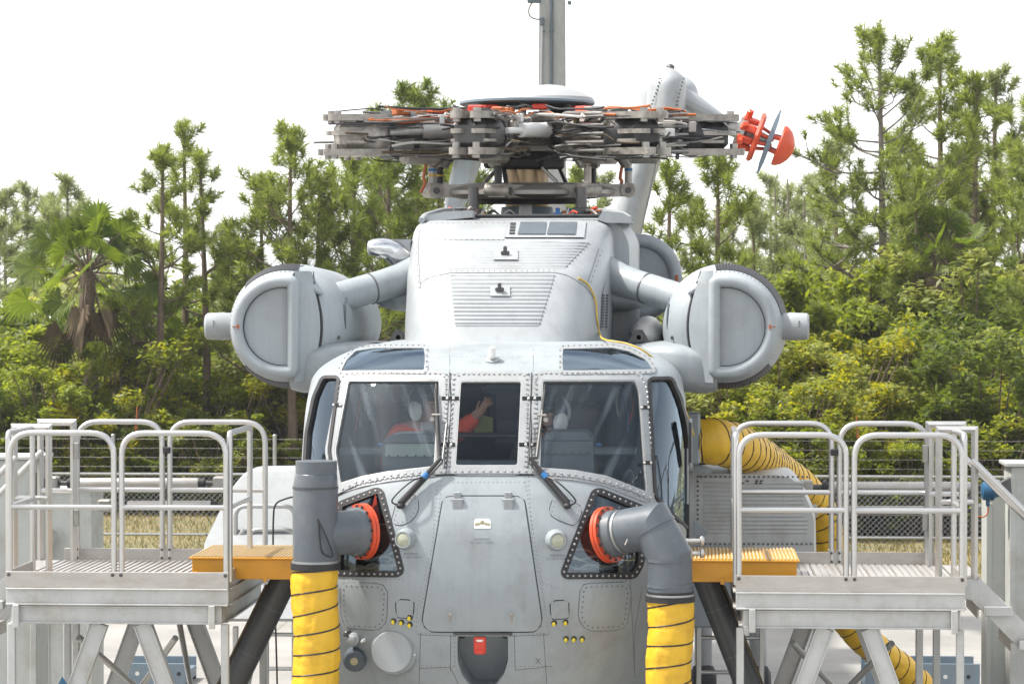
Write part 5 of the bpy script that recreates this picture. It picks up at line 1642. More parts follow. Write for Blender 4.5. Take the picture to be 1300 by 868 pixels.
for sx, x0, x1, lab in ((-1, 1.335, 2.12, 'yellow orange bridge step between left platform and helicopter'), (1, 1.46, 2.24, 'yellow orange bridge step between right platform and helicopter')):
    Yf = .33; Yb = 1.28; zt = Z(708, Yf)
    T = thing('bridge_step', (sx * (x0 + x1) / 2, .8, DZ), lab, 'step', 'yellow bridge steps')
    c = V((sx * (x0 + x1) / 2, (Yf + Yb) / 2, (zt + DZ + .012) / 2 + .002))
    part('step_frame', G().box(c + V((0, 0, -.012)), (x1 - x0, Yb - Yf, zt - DZ - .03), None, .004), 'orange_paint', T)
    part('step_lip', G().box(V((c.x, c.y, zt - .012)), (x1 - x0 + .04, Yb - Yf + .04, .014), None, .003), 'orange_paint', T)
    nr = 30
    for k in range(nr):
        x = x0 - .01 + (k + .5) * (x1 - x0 + .02) / nr
        part('tread_strip', G().box((sx * x, c.y, zt), (.015, Yb - Yf + .02, .010), None, .003), 'tread_tan', T)
    part('step_hinge', G().box((sx * (x1 - .03), Yf - .006, DZ + .05), (.04, .012, .03), None, .002), 'orange_paint', T)
    part('step_hinge', G().box((sx * (x0 + .25), Yf - .006, DZ + .02), (.03, .012, .05), None, .002), 'orange_paint', T)
part('step_peg', G().cyl(U(868, 686, .2), U(890, 686, .25), .016, n=10).ell(U(891, 686, .25), (.02, .03, .035), None, 10, 6).cyl(U(868, 702, .2), U(890, 702, .25), .016, n=10).ell(U(891, 702, .25), (.02, .03, .035), None, 10, 6), 'aluminium', T)

# ladders under the cabin doors
for (xa, xb, y0, lab) in ((887, 967, 735, 'slim aluminium ladder under the right sponson'), (338, 410, 735, 'slim aluminium ladder under the left sponson')):
    a = U(xa, y0, 4.6); b = U(xb, y0, 4.6)
    T = thing('ladder', ((a.x + b.x) / 2, 4.6, 0), lab, 'ladder')
    for p in (a, b): part('rail', G().box((p.x, 4.6, (p.z) / 2), (.045, .045, p.z), None, .008), 'aluminium', T)
    for k in range(5): part('rung', G().cyl((a.x, 4.6, .3 + .3 * k), (b.x, 4.6, .3 + .3 * k), .018, n=10), 'aluminium', T)
# low hand rails before the left sponson
T = thing('grab_rail', (U(340, 680, 5.2).x, 5.2, 0), 'bent tubular grab rails in front of the left sponson', 'handrail')
for pts in ([(299, 760), (299, 642), (374, 642), (374, 720)], [(315, 760), (315, 672), (374, 672), (374, 720)], [(285, 712), (296, 690), (310, 672)]):
    part('rail', G().tube(rounded([U(x, y, 5.2) for x, y in pts], .1, 6), .023, 10), 'aluminium', T)
part('foot', G().box((U(299, 760, 5.2).x, 5.2, .75), (.05, .05, 1.5), None, .006).box((U(374, 720, 5.2).x, 5.2, .8), (.05, .05, 1.6), None, .006), 'aluminium', T)
o = part('cable', G().tube(spline([U(374, 630, 4), U(362, 633, 4), U(350, 640, 4), U(347, 660, 4), U(347, 720, 4), U(350, 800, 4), U(352, 880, 4), U(352, 960, 4)], 6), .008, 6), 'cable_black', None)
tag(o, 'thin black cable hanging down beside the left tee duct', 'cable')
# round tubes leaning under the right platform
for k, (a, b) in enumerate((((1020, 800), (1120, 935)), ((1034, 800), (1135, 935)))):
    pass

# ------------------------------------------------------------------ restraint columns, tie rods
def column(name, rect, Y0, dep, lab, cap=True):
    a = U(rect[0], rect[1], Y0); b = U(rect[2], rect[1], Y0)
    T = thing(name, ((a.x + b.x) / 2, Y0 + dep / 2, 0), lab, 'column')
    part('shaft', G().box(((a.x + b.x) / 2, Y0 + dep / 2, a.z / 2), (b.x - a.x, dep, a.z), None, .01), 'column_paint', T)
    part('corner_strip', G().box((a.x + .02, Y0 - .006, a.z / 2 - .03), (.05, .012, a.z - .08), None, .003).box((b.x - .02, Y0 - .006, a.z / 2 - .03), (.05, .012, a.z - .08), None, .003), 'column_paint', T)
    if cap: part('cap_plate', G().box(((a.x + b.x) / 2, Y0 + dep / 2, a.z + .015), (b.x - a.x + .08, dep + .08, .03), None, .004), 'white_steel', T)
    part('base_plate', G().box(((a.x + b.x) / 2, Y0 + dep / 2, .02), (b.x - a.x + .3, dep + .3, .04), None, .004), 'steel', T)
    return T
CR1 = column('restraint_column', (1283, 592, 1345, 868), 4.2, .5, 'tall pale steel column at right edge beside the stair')
CR2 = column('restraint_column', (1253, 628, 1284, 868), 4.6, .45, 'lower pale steel column with blue motor at the right stair', False)
CL1 = column('restraint_column', (-20, 583, 45, 868), 4.4, .5, 'tall pale steel column at left edge behind the platform')
CL2 = column('restraint_column', (57, 622, 116, 868), 8.0, .6, 'shorter pale steel column behind the left platform', True)
part('diagonal_brace', G().bar(U(30, 735, 7.6), U(62, 672, 7.9), .18, .12, bev=.01), 'column_paint', CL2)
mc = U(1254, 623, 4.3)
part('motor', G().lathe(mc + V((-.055, 0, 0)), (1, 0, 0), [(0, .05), (.015, .078), (.10, .082), (.12, .06), (.17, .04)], 20).box(mc + V((.0, 0, -.09)), (.03, .05, .08), None, .008), 'motor_blue', CR2)
part('motor_wire', G().tube(spline([mc + V((0, 0, -.1)), mc + V((.0, -.02, -.18)), mc + V((-.04, -.02, -.22)), mc + V((-.09, 0, -.21))], 5), .006, 6), 'cable_orange', CR2)
part('clevis_bracket', G().prism([U(1272, 612, 4.0), U(1283, 606, 4.0), U(1285, 634, 4.0), U(1276, 636, 4.0), U(1265, 626, 4.0)], (0, .15, 0)), 'steel_dark', CR1)
part('clevis_bracket', G().prism([U(43, 600, 4.2), U(50, 600, 4.2), U(59, 610, 4.2), U(58, 622, 4.2), U(43, 630, 4.2)], (0, .15, 0)), 'steel_dark', CL1)
def rod(x0, x1, y, Y, r_, lab):
    a = U(x0, y, Y); b = U(x1, y, Y); d = (b - a).normalized()
    T = thing('tie_rod', ((a.x + b.x) / 2, Y, a.z), lab, 'rod')
    part('rod_tube', G().tube([a, a + d * .02, b - d * .02, b], [r_ * .9, r_, r_, r_ * .9], 20), 'aluminium_sheet', T)
    for e, s_ in ((a, -1), (b, 1)):
        part('rod_nut', G().cyl(e, e + d * s_ * .06, r_ * .95, n=12), 'black_rubber', T)
        part('rod_end', G().cyl(e + d * s_ * .05, e + d * s_ * .17, r_ * .5, n=10), 'steel_dark', T)
        part('rod_clevis', G().box(e + d * s_ * .21, (.13, .16, r_ * 2.6), None, .015), 'steel', T)
rod(94, 252, 613, 6.4, .050, 'upper pale tie rod with black end nuts behind left platform')
rod(162, 268, 641, 6.4, .044, 'lower pale tie rod behind left platform')
rod(1052, 1232, 618, 6.0, .050, 'upper pale tie rod behind right platform')
rod(1058, 1218, 648, 6.0, .044, 'lower pale tie rod behind right platform')
for (x0, x1, lab) in ((148, 236, 'blue grey steel ballast frame on concrete under left platform'), (1098, 1244, 'blue grey steel ballast frame on concrete under right platform')):
    Yb_ = 12.2; a = U(x0, 841, Yb_); b = U(x1, 841, Yb_)
    T = thing('ballast_frame', ((a.x + b.x) / 2, Yb_, 0), lab, 'ballast')
    part('front_plate', G().box(((a.x + b.x) / 2, Yb_, a.z / 2), (b.x - a.x, .02, a.z), None, .004), 'steel_blue', T)
    part('back_plate', G().box(((a.x + b.x) / 2, Yb_ + .7, a.z / 2), (b.x - a.x, .02, a.z), None, .004), 'steel_blue', T)
    part('tray', G().box(((a.x + b.x) / 2, Yb_ + .35, .10), (b.x - a.x, .68, .12), None, .004), 'steel_blue', T)
    for k in range(5):
        part('bolt_hole', G().lathe((a.x + (k + .5) * (b.x - a.x) / 5, Yb_ - .011, a.z * .55), (0, -1, 0), [(0, .025), (.002, .025), (.002, 0)], 12), 'white_plastic' if k % 2 else 'seam', T)
for x, y0, lab in ((172, 516, 'thin orange marker whip on the back rail of left platform'), (1090, 527, 'thin orange marker whip on the back rail of right platform')):
    a = U(x, y0 + 40, 1.93); b = U(x + (2 if x < 600 else -3), y0, 1.93)
    o = part('marker_whip', G().tube([a, b], [.006, .004], 6).box(a.lerp(b, .35), (.02, .02, .03), None, .004), 'cable_orange', None)
    tag(o, lab, 'marker')

# ------------------------------------------------------------------ light pole
LY = 27.0
a = U(684, 107, LY); b = U(717, 107, LY); cx = (a.x + b.x) / 2; hw = (b.x - a.x) / 2
LP = thing('light_pole', (cx, LY + hw, 0), 'square concrete light pole rising behind the rotor head', 'light pole')
zt = 14.5
part('shaft', G().loft([[V((cx + sx * hw * f, LY + hw + sy * hw * f, z)) for sx, sy in ((-1, -1), (1, -1), (1, 1), (-1, 1))] for z, f in ((0, 1.12), (Z(107, LY), 1.0), (zt, .86))]), 'concrete_pole', LP, smooth=20)
part('conduit', G().cyl(U(700, 140, LY - .03), V((U(700.8, 0, LY - .03).x, LY - .03, zt - .3)), .026, n=10), 'conduit', LP)
part('conduit', G().cyl(U(686.5, 140, LY - .03), U(688, 33, LY - .03), .022, n=10), 'galvanised', LP)
part('junction_box', G().box(U(688.3, 27.5, LY - .05), (.06, .07, .14), None, .01), 'conduit', LP)
part('clamp_band', G().box((cx, LY + hw, Z(2.5, LY)), (hw * 2 * .97, hw * 2 * .97, .07), None, .004), 'galvanised', LP)
part('camera_bracket', G().box(U(678, 1, LY), (.22, .12, .08), None, .01).box(U(723, 4, LY), (.06, .1, .06), None, .01), 'conduit', LP)
part('cable_loop', G().tube(spline([U(676, 3, LY), U(671.5, 12, LY), U(672.5, 20, LY), U(678, 24, LY), U(686, 25, LY)], 6), .012, 6), 'dead_frond', LP)
part('conduit_clip', G().box(U(700.3, 40, LY - .03), (.08, .03, .03), None, .004).box(U(690, 40, LY - .03), (.07, .03, .02), None, .004), 'conduit', LP)
g = G()
for sx in (-1, 1): g.box((cx + sx * .6, LY + .1, zt + .1), (.5, .35, .2), None, .03)
g.bar((cx - .9, LY + .2, zt - .05), (cx + .9, LY + .2, zt - .05), .08, .08)
part('floodlight', g, 'conduit', LP)

# ------------------------------------------------------------------ pilots
def skinned(name, joints, bones, mt, parent, sub=2):
    names = list(joints)
    me = bpy.data.meshes.new(name)
    me.from_pydata([tuple(joints[n][0]) for n in names], [(names.index(a), names.index(b)) for a, b in bones], [])
    o = bpy.data.objects.new(name, me); COL.objects.link(o)
    md = o.modifiers.new('s', 'SKIN'); md.use_smooth_shade = True
    for i, n in enumerate(names):
        r_ = joints[n][1]
        me.skin_vertices[0].data[i].radius = (r_, r_) if not isinstance(r_, tuple) else r_
        me.skin_vertices[0].data[i].use_root = (i == 0)
    m2 = o.modifiers.new('d', 'SUBSURF'); m2.levels = sub; m2.render_levels = sub
    dg = bpy.context.evaluated_depsgraph_get()
    me2 = bpy.data.meshes.new_from_object(o.evaluated_get(dg))
    bpy.data.objects.remove(o); bpy.data.meshes.remove(me)
    me2.name = name; me2.materials.clear(); me2.materials.append(MAT[mt])
    return part(name, me2, None, parent)

def pilot(hpx, hpy, Y, face, lab, cloth, hand_px=None, dark_front=True):
    H = U(hpx, hpy, Y)                               # centre of the skull
    T = thing('person', (H.x, Y + .1, 2.33), lab, 'person')
    f = V(face).normalized(); up = V((0, 0, 1)); s_ = f.cross(up).normalized()
    body_f = V((f.x * .35, -1, 0)).normalized(); bs = body_f.cross(up).normalized()      # bs: person's right
    ch = H + V((0, .05, -.335)); pel = V((ch.x, ch.y + .10, ch.z - .48)); nk = H + V((0, .03, -.135)) - f * .02
    shl = ch + V((-.225, 0, .125)); shr = ch + V((.225, 0, .125))
    J = {'pel': (pel, .15), 'waist': (pel.lerp(ch, .5), .14), 'ch': (ch, .15), 'base': (ch + V((0, .0, .12)), .095), 'nk': (nk, .058), 'jaw': (H + V((0, 0, -.055)) + f * .025, .068), 'head': (H + V((0, 0, .03)), .092), 'top': (H + V((0, 0, .10)), .06),
         'chin': (H + f * .075 + V((0, 0, -.085)), .026), 'nose': (H + f * .098 + V((0, 0, -.012)), .024), 'nosetip': (H + f * .122 + V((0, 0, -.030)), .013), 'shl': (shl, .085), 'shr': (shr, .085)}
    B = [('pel', 'waist'), ('waist', 'ch'), ('ch', 'base'), ('base', 'nk'), ('nk', 'jaw'), ('jaw', 'head'), ('head', 'top'), ('jaw', 'chin'), ('head', 'nose'), ('nose', 'nosetip'), ('base', 'shl'), ('base', 'shr')]
    # arms: image-left arm rests, image-right arm may reach up
    arms = {}
    for nm, sh, sg in (('l', shl, -1), ('r', shr, 1)):
        if nm == 'r' and hand_px:
            el = U(*hand_px[0], Y - .06); wr = U(*hand_px[1], Y - .14); hd = U(*hand_px[2], Y - .16)
        else:
            el = sh + V((sg * .06, -.10, -.27)); wr = sh + V((sg * .0, -.36, -.32)); hd = wr + V((0, -.09, -.01))
        J['el' + nm] = (el, .055); J['wr' + nm] = (wr, .034); J['hd' + nm] = (hd, (.045, .026))
        B += [('sh' + nm, 'el' + nm), ('el' + nm, 'wr' + nm), ('wr' + nm, 'hd' + nm)]
        arms[nm] = (sh, el, wr, hd)
        d = (hd - wr).normalized(); sd = d.cross(V((0, 1, 0)));
        sd = sd.normalized() if sd.length > .1 else V((1, 0, 0))
        for q in range(4):
            b0 = hd + sd * (-.03 + .02 * q) + d * .015
            L_ = (.032, .037, .039, .034)[q]
            J[f'f{nm}{q}a'] = (b0 + d * L_, .0095); J[f'f{nm}{q}b'] = (b0 + d * L_ * 1.7 + V((0, -.018, 0)), .0085)
            B += [('hd' + nm, f'f{nm}{q}a'), (f'f{nm}{q}a', f'f{nm}{q}b')]
        J[f't{nm}a'] = (wr.lerp(hd, .6) + sd * .045, .011); J[f't{nm}b'] = (hd + sd * .055 + d * .02, .009)
        B += [('wr' + nm, f't{nm}a'), (f't{nm}a', f't{nm}b')]
    for nm, sg in (('l', -1), ('r', 1)):
        hip = pel + V((sg * .10, -.02, -.04)); kn = hip + V((sg * .06, -.42, .06)); an = kn + V((0, -.12, -.40)); to = an + V((0, -.15, -.04))
        J['hip' + nm] = (hip, .09); J['kn' + nm] = (kn, .065); J['an' + nm] = (an, .045); J['to' + nm] = (to, .035)
        B += [('pel', 'hip' + nm), ('hip' + nm, 'kn' + nm), ('kn' + nm, 'an' + nm), ('an' + nm, 'to' + nm)]
    bd = skinned('body', J, B, 'skin', T)
    # jacket
    e_ = .016
    K = {'pel': (pel, .17), 'waist': (pel.lerp(ch, .5), .165), 'ch': (ch, .178), 'base': (ch + V((0, 0, .11)), .11), 'col': (ch + V((0, 0, .165)), .080), 'shl': (shl, .105), 'shr': (shr, .105)}
    BK = [('pel', 'waist'), ('waist', 'ch'), ('ch', 'base'), ('base', 'col'), ('base', 'shl'), ('base', 'shr')]
    for nm in ('l', 'r'):
        sh, el, wr, hd = arms[nm]
        K['el' + nm] = (el, .078); K['wr' + nm] = (el.lerp(wr, .94), .056); K['m' + nm] = (el.lerp(wr, .5), .070)
        BK += [('sh' + nm, 'el' + nm), ('el' + nm, 'm' + nm), ('m' + nm, 'wr' + nm)]
    skinned('jacket', K, BK, cloth, T)
    part('undershirt', G().tube([ch + V((0, -.10, .10)) + f * .03, nk + V((0, -.0, -.03)) + f * .02], [.07, .062], 16), 'helmet_white' if cloth == 'red_fabric' else 'olive_cloth', T)
    # helmet: shell, visor cover, ear cup, trim
    m = Matrix((f, -s_, up)).transposed()            # local x forward
    vs = []; fs = []; nu, nv = 28, 16
    for i in range(nv + 1):
        ph = R(-35 + 125 * i / nv)
        for k in range(nu):
            th = 2 * math.pi * k / nu
            q = V((math.cos(ph) * math.cos(th) * .142, math.cos(ph) * math.sin(th) * .122, math.sin(ph) * .135))
            if q.x > .03 and q.z < .035: q = V((min(q.x, .05) - .02, q.y * 1.0, max(q.z, -.02) + .05)) if q.x > .06 else q
            vs.append(H + V((0, 0, .025)) + m @ q)
    for i in range(nv):
        for k in range(nu):
            k2 = (k + 1) % nu
            fs.append((i * nu + k, i * nu + k2, (i + 1) * nu + k2, (i + 1) * nu + k))
    hl = part('helmet', G().add(vs, fs), 'helmet_dark', T, smooth=60)
    # white rear shell band and ear cups
    for e in (-1, 1):
        part('ear_cup', G().ell(H + m @ V((-.01, e * .108, -.045)), (.066, .028, .082), m, 16, 10), 'helmet_white', hl)
    pts = [H + V((0, 0, .03)) + m @ V((-.146 * math.cos(t), 0, .139 * math.sin(t))) for t in [R(-10 + q * 10) for q in range(10)]]
    for e in (-.04, -.02, 0, .02, .04):
        pass
    g = G()
    rows = []
    for q in range(12):
        t = R(-25 + q * 9)
        rows.append([H + V((0, 0, .025)) + m @ V((-.146 * math.cos(t) * math.cos(a), .126 * math.cos(t) * math.sin(a) if True else 0, .139 * math.sin(t))) for a in [R(-62 + 124 * j / 10) for j in range(11)]])
    g.loft(rows, False, False)
    part('helmet_shell', g, 'helmet_white', hl, smooth=60)
    part('visor', G().ell(H + m @ V((.065, 0, .075)), (.088, .112, .055), m, 18, 10), 'helmet_dark', hl)
    for e in (-1, 1):
        part('eye', G().ell(H + m @ V((.084, e * .033, .008)), (.012, .014, .009), m, 10, 6), 'hub_black', T)
    part('glasses', G().tube([H + m @ V((.10, .052 * math.sin(t), .008)) for t in [R(-80 + 16 * q) for q in range(11)]], .004, 6), 'hub_black', T)
    part('mouth', G().ell(H + m @ V((.098, 0, -.065)), (.008, .024, .005), m, 10, 6), 'red_fabric', T)
    part('microphone', G().tube(spline([H + m @ V((.02, .10, -.05)), H + m @ V((.09, .075, -.075)), H + m @ V((.125, .02, -.068))], 5), .006, 6).ell(H + m @ V((.125, .015, -.068)), (.014, .018, .014), m, 8, 6), 'hub_black', hl)
    return T
pilot(541, 513, 1.62, (.80, -.60, -.05), 'pilot in red jacket and dark white helmet reaching up, left seat in picture', 'red_fabric', ((581, 549), (608, 526), (615, 516)))
pilot(702, 528, 1.62, (-.86, -.50, -.05), 'pilot in olive suit and white dark helmet looking left, behind right windscreen', 'olive_cloth')
o = part('kneeboard_chart', G().prism([U(599, 553, 1.5), U(607, 532, 1.5), U(613, 527, 1.5), U(626, 530, 1.5), U(626, 553, 1.5)], (0, .01, 0)), 'leaf_olive', None)
tag(o, 'pale green chart sheet held up behind the centre windscreen pane', 'chart')

# ------------------------------------------------------------------ ground
def ground_mats():
    m = bpy.data.materials.new('concrete'); m.use_nodes = True
    n = m.node_tree.nodes; l = m.node_tree.links; b = n['Principled BSDF']
    g = n.new('ShaderNodeNewGeometry')
    t = n.new('ShaderNodeTexNoise'); t.inputs['Scale'].default_value = .35; t.inputs['Detail'].default_value = 10; t.inputs['Roughness'].default_value = .65
    l.new(g.outputs['Position'], t.inputs['Vector'])
    r = n.new('ShaderNodeValToRGB'); r.color_ramp.elements[0].position = .35; r.color_ramp.elements[1].position = .68
    r.color_ramp.elements[0].color = (.20, .195, .18, 1); r.color_ramp.elements[1].color = (.32, .31, .29, 1)
    l.new(t.outputs['Fac'], r.inputs['Fac']); l.new(r.outputs['Color'], b.inputs['Base Color'])
    b.inputs['Roughness'].default_value = .8
    MAT['concrete'] = m
    m = bpy.data.materials.new('soil_grass'); m.use_nodes = True
    n = m.node_tree.nodes; l = m.node_tree.links; b = n['Principled BSDF']
    g = n.new('ShaderNodeNewGeometry')
    t = n.new('ShaderNodeTexNoise'); t.inputs['Scale'].default_value = .6; t.inputs['Detail'].default_value = 12; t.inputs['Roughness'].default_value = .7
    l.new(g.outputs['Position'], t.inputs['Vector'])
    r = n.new('ShaderNodeValToRGB'); r.color_ramp.elements[0].position = .35; r.color_ramp.elements[1].position = .65
    r.color_ramp.elements[0].color = (.11, .115, .035, 1); r.color_ramp.elements[1].color = (.24, .18, .09, 1)
    l.new(t.outputs['Fac'], r.inputs['Fac']); l.new(r.outputs['Color'], b.inputs['Base Color'])
    b.inputs['Roughness'].default_value = .95
    MAT['soil_grass'] = m
ground_mats()
o = part('ground', G().add([(-300, -60, 0), (300, -60, 0), (300, 500, 0), (-300, 500, 0)], [(0, 1, 2, 3)]), 'soil_grass', None, smooth=0); o['kind'] = 'structure'
AP = bpy.data.objects.new('apron', None); COL.objects.link(AP); AP['kind'] = 'structure'
slab = None
for i in range(-6, 6):
    for j in range(-8, 6):
        x0, y0 = i * 5.0 + 1.0, j * 4.6 - 4.6
        x1, y1 = x0 + 4.985, y0 + 4.585
        if y1 > 23: continue
        part('concrete_slab', G().add([(x0, y0, .004), (x1, y0, .004), (x1, y1, .004), (x0, y1, .004)], [(0, 1, 2, 3)]), 'concrete', AP, smooth=0)
# dry grass blades on the strip before and behind the fence
rnd = random.Random(77)
g = G()
for k in range(34000):
    x = rnd.uniform(-16, 15); y = 22.6 + 17 * rnd.random() ** 1.2
    h = rnd.uniform(.05, .16); a = rnd.uniform(0, 6.28); w = .012
    dx, dy = math.cos(a) * w, math.sin(a) * w; lx, ly = rnd.uniform(-.06, .06), rnd.uniform(-.06, .06)
    g.v += [(x - dx, y - dy, 0), (x + dx, y + dy, 0), (x + lx, y + ly, h)]; b = len(g.v); g.f.append((b - 3, b - 2, b - 1))
o = part('grass', g, 'grass_blade', None, smooth=0, kind='stuff')
o['label'] = 'dry yellow green grass strip before the fence'; o['category'] = 'grass'

# ------------------------------------------------------------------ fence
FY = 30.0
FZ = Z(603, FY); FT = Z(556, FY)
FN_ = thing('chain_link_fence', (0, FY, 0), 'galvanised chain link fence with barbed wire before the trees', 'fence')
xs = [U(-60, 600, FY).x + k * 2.9 for k in range(9)]
for x in xs:
    part('post', G().cyl((x, FY, 0), (x, FY, FT + .03), .035, n=10).ell((x, FY, FT + .03), (.04, .04, .03), None, 10, 6), 'galvanised', FN_)
for z in (FZ, .28):
    part('rail', G().cyl((xs[0], FY - .04, z), (xs[-1], FY - .04, z), .025, n=8), 'galvanised', FN_)
for k in range(4):
    z = FZ + (FT - FZ) * (k + .8) / 4
    g = G().cyl((xs[0], FY, z), (xs[-1], FY, z), .0032, n=4)
    x = xs[0]
    while x < xs[-1]:
        g.box((x, FY, z), (.008, .008, .035)); x += .3
    part('barbed_wire', g, 'steel', FN_)
g = G(); x = xs[0] - FZ
while x < xs[-1]:
    for s_ in (1, -1):
        xa, xb = (x, x + FZ) if s_ > 0 else (x + FZ, x)
        if min(xa, xb) >= xs[0] and max(xa, xb) <= xs[-1]:
            g.tube([(xa, FY + .01 * s_, .02), (xb, FY + .01 * s_, FZ)], .0032, 3, caps=False)
    x += .10
part('wire_mesh', g, 'galvanised', FN_, kind='stuff')
for k, (xx, yy) in enumerate(((1140, 690), (1160, 693))):
    pass

# ------------------------------------------------------------------ vegetation
def needle_tuft(g, p, d, L, n, rnd, w=.012):
    for q in range(n):
        v = V((rnd.gauss(0, 1), rnd.gauss(0, 1), rnd.gauss(0, 1))).normalized()
        v = (v + d * .75).normalized()
        if v.z < -.5: v.z *= .3
        l_ = L * rnd.uniform(.7, 1.1)
        o_ = p + d * rnd.uniform(-.5, .35) * L
        s_ = v.cross(V((rnd.gauss(0, 1), rnd.gauss(0, 1), rnd.gauss(0, 1)))).normalized() * w
        e = o_ + v * l_ + V((0, 0, -.06 * l_))
        g.v += [tuple(o_ - s_), tuple(o_ + s_), tuple(e)]
        b = len(g.v); g.f.append((b - 3, b - 2, b - 1))

def pine_mesh(h, crown, spread, nl, seed, lean=0.0, dens=1.0, L=.30, nn=34, top_heavy=.5, w=.012, broad=False):
    """returns trunk and crown builders for a tree standing at the origin"""
    rnd = random.Random(seed)
    gt = G(); gc = G()
    path = []
    for k in range(9):
        t = k / 8
        path.append(V((lean * t * t * h + math.sin(t * 3 + seed) * .06 * h * .12, math.cos(t * 2.3 + seed) * .012 * h, h * t)))
    r0 = .012 * h + .03
    P = spline(path, 3)
    gt.tube(P, [r0 * (1 - .82 * i / (len(P) - 1)) + .006 for i in range(len(P))], 8)
    def at(t):
        f = t * (len(P) - 1); i = min(int(f), len(P) - 2); return P[i].lerp(P[i + 1], f - i)
    for k in range(nl):
        t = crown + (1 - crown) * ((k + rnd.random()) / nl) ** .9
        rel = (t - crown) / (1 - crown)
        Lb = spread * ((1 - rel) ** .6 * (.45 + .55 * math.sin(min(1, rel * 2.5 + .25) * 1.57)) + .12) * rnd.uniform(.55, 1.15)
        az = k * 2.4 + rnd.uniform(-.5, .5)
        el = R(rnd.uniform(0, 30) + 40 * rel ** 2)
        if broad: el = R(rnd.uniform(-8, 30) + 30 * rel ** 2)
        d = V((math.cos(az) * math.cos(el), math.sin(az) * math.cos(el), math.sin(el)))
        b = at(t)
        m1 = b + d * Lb * .45 + V((rnd.uniform(-.06, .06), rnd.uniform(-.06, .06), -.03)) * Lb
        m2 = b + d * Lb * .8 + V((rnd.uniform(-.1, .1), rnd.uniform(-.1, .1), .06)) * Lb
        e = b + d * Lb + V((0, 0, .18 * Lb))
        br = max(.010, r0 * .34 * (1 - .7 * rel) * min(1, Lb))
        gt.tube(spline([b, m1, m2, e], 3), [br * (1 - .085 * i) for i in range(10)], 5)
        pts = [(e, (e - m2).normalized())]
        ns = max(2, int(Lb * 4.2 * dens))
        for q in range(ns):
            u = rnd.uniform(.35, 1.0)
            s0 = b.lerp(m1, u / .45) if u < .45 else (m1.lerp(m2, (u - .45) / .35) if u < .8 else m2.lerp(e, (u - .8) / .2))
            sd = (V((rnd.gauss(0, .8), rnd.gauss(0, .8), rnd.uniform(.0, 1.1))) + d * .8).normalized()
            sl = Lb * rnd.uniform(.15, .36) + .08
            se = s0 + sd * sl
            gt.tube([s0, s0.lerp(se, .6) + V((0, 0, -.02)), se], [br * .5, br * .4, .006], 4)
            pts.append((se, sd))
            if rnd.random() < .55: pts.append((s0.lerp(se, .5) + V((rnd.uniform(-.12, .12), rnd.uniform(-.12, .12), rnd.uniform(0, .12))), sd))
        for p, dd in pts:
            needle_tuft(gc, p, (dd + V((0, 0, .5))).normalized(), L * .88 * rnd.uniform(.75, 1.15), int(nn * 1.35), rnd, w * .9)
    for q in range(5):
        needle_tuft(gc, at(1 - .02 * q), V((0, 0, 1)), L * 1.1, nn, rnd, w)
    return gt, gc

def leaf_cloud(centres, nleaf, size, rnd, g, flat=.5):
    for (c, rad) in centres:
        for q in range(nleaf):
            v = V((rnd.gauss(0, 1), rnd.gauss(0, 1), rnd.gauss(0, 1))).normalized() * rad * (rnd.random() ** .45)
            v.z *= .8
            p = c + v
            a = V((rnd.gauss(0, 1), rnd.gauss(0, 1), rnd.gauss(0, flat))).normalized()
            b = a.cross(V((rnd.gauss(0, .5), rnd.gauss(0, .5), 1))).normalized()
            s_ = size * rnd.uniform(.6, 1.3)
            g.v += [tuple(p - a * s_), tuple(p + b * s_ * .45), tuple(p + a * s_ + V((0, 0, -.2 * s_))), tuple(p - b * s_ * .45)]
            k = len(g.v); g.f.append((k - 4, k - 3, k - 2, k - 1))

def shrub_mesh(w, h, seed, nclump=38, nleaf=70, size=.06, base=.05):
    rnd = random.Random(seed); gs = G(); gl = G(); cs = []
    for k in range(nclump):
        a = rnd.uniform(0, 6.283); ph = rnd.uniform(base, 1.0)
        prof = math.sin(min(1, ph * 1.15 + .12) * math.pi * .62) ** .8
        rr = w / 2 * prof * rnd.uniform(.55, 1.05)
        c = V((math.cos(a) * rr, math.sin(a) * rr, h * ph * rnd.uniform(.88, 1.06)))
        cs.append((c, rnd.uniform(.16, .34) * min(w, h) * .42))
        gs.tube([V((rnd.uniform(-.1, .1), rnd.uniform(-.1, .1), 0)), V((c.x * .4, c.y * .4, c.z * .5)), c], [.03, .018, .006], 4)
    leaf_cloud(cs, nleaf, size, rnd, gl)
    return gs, gl

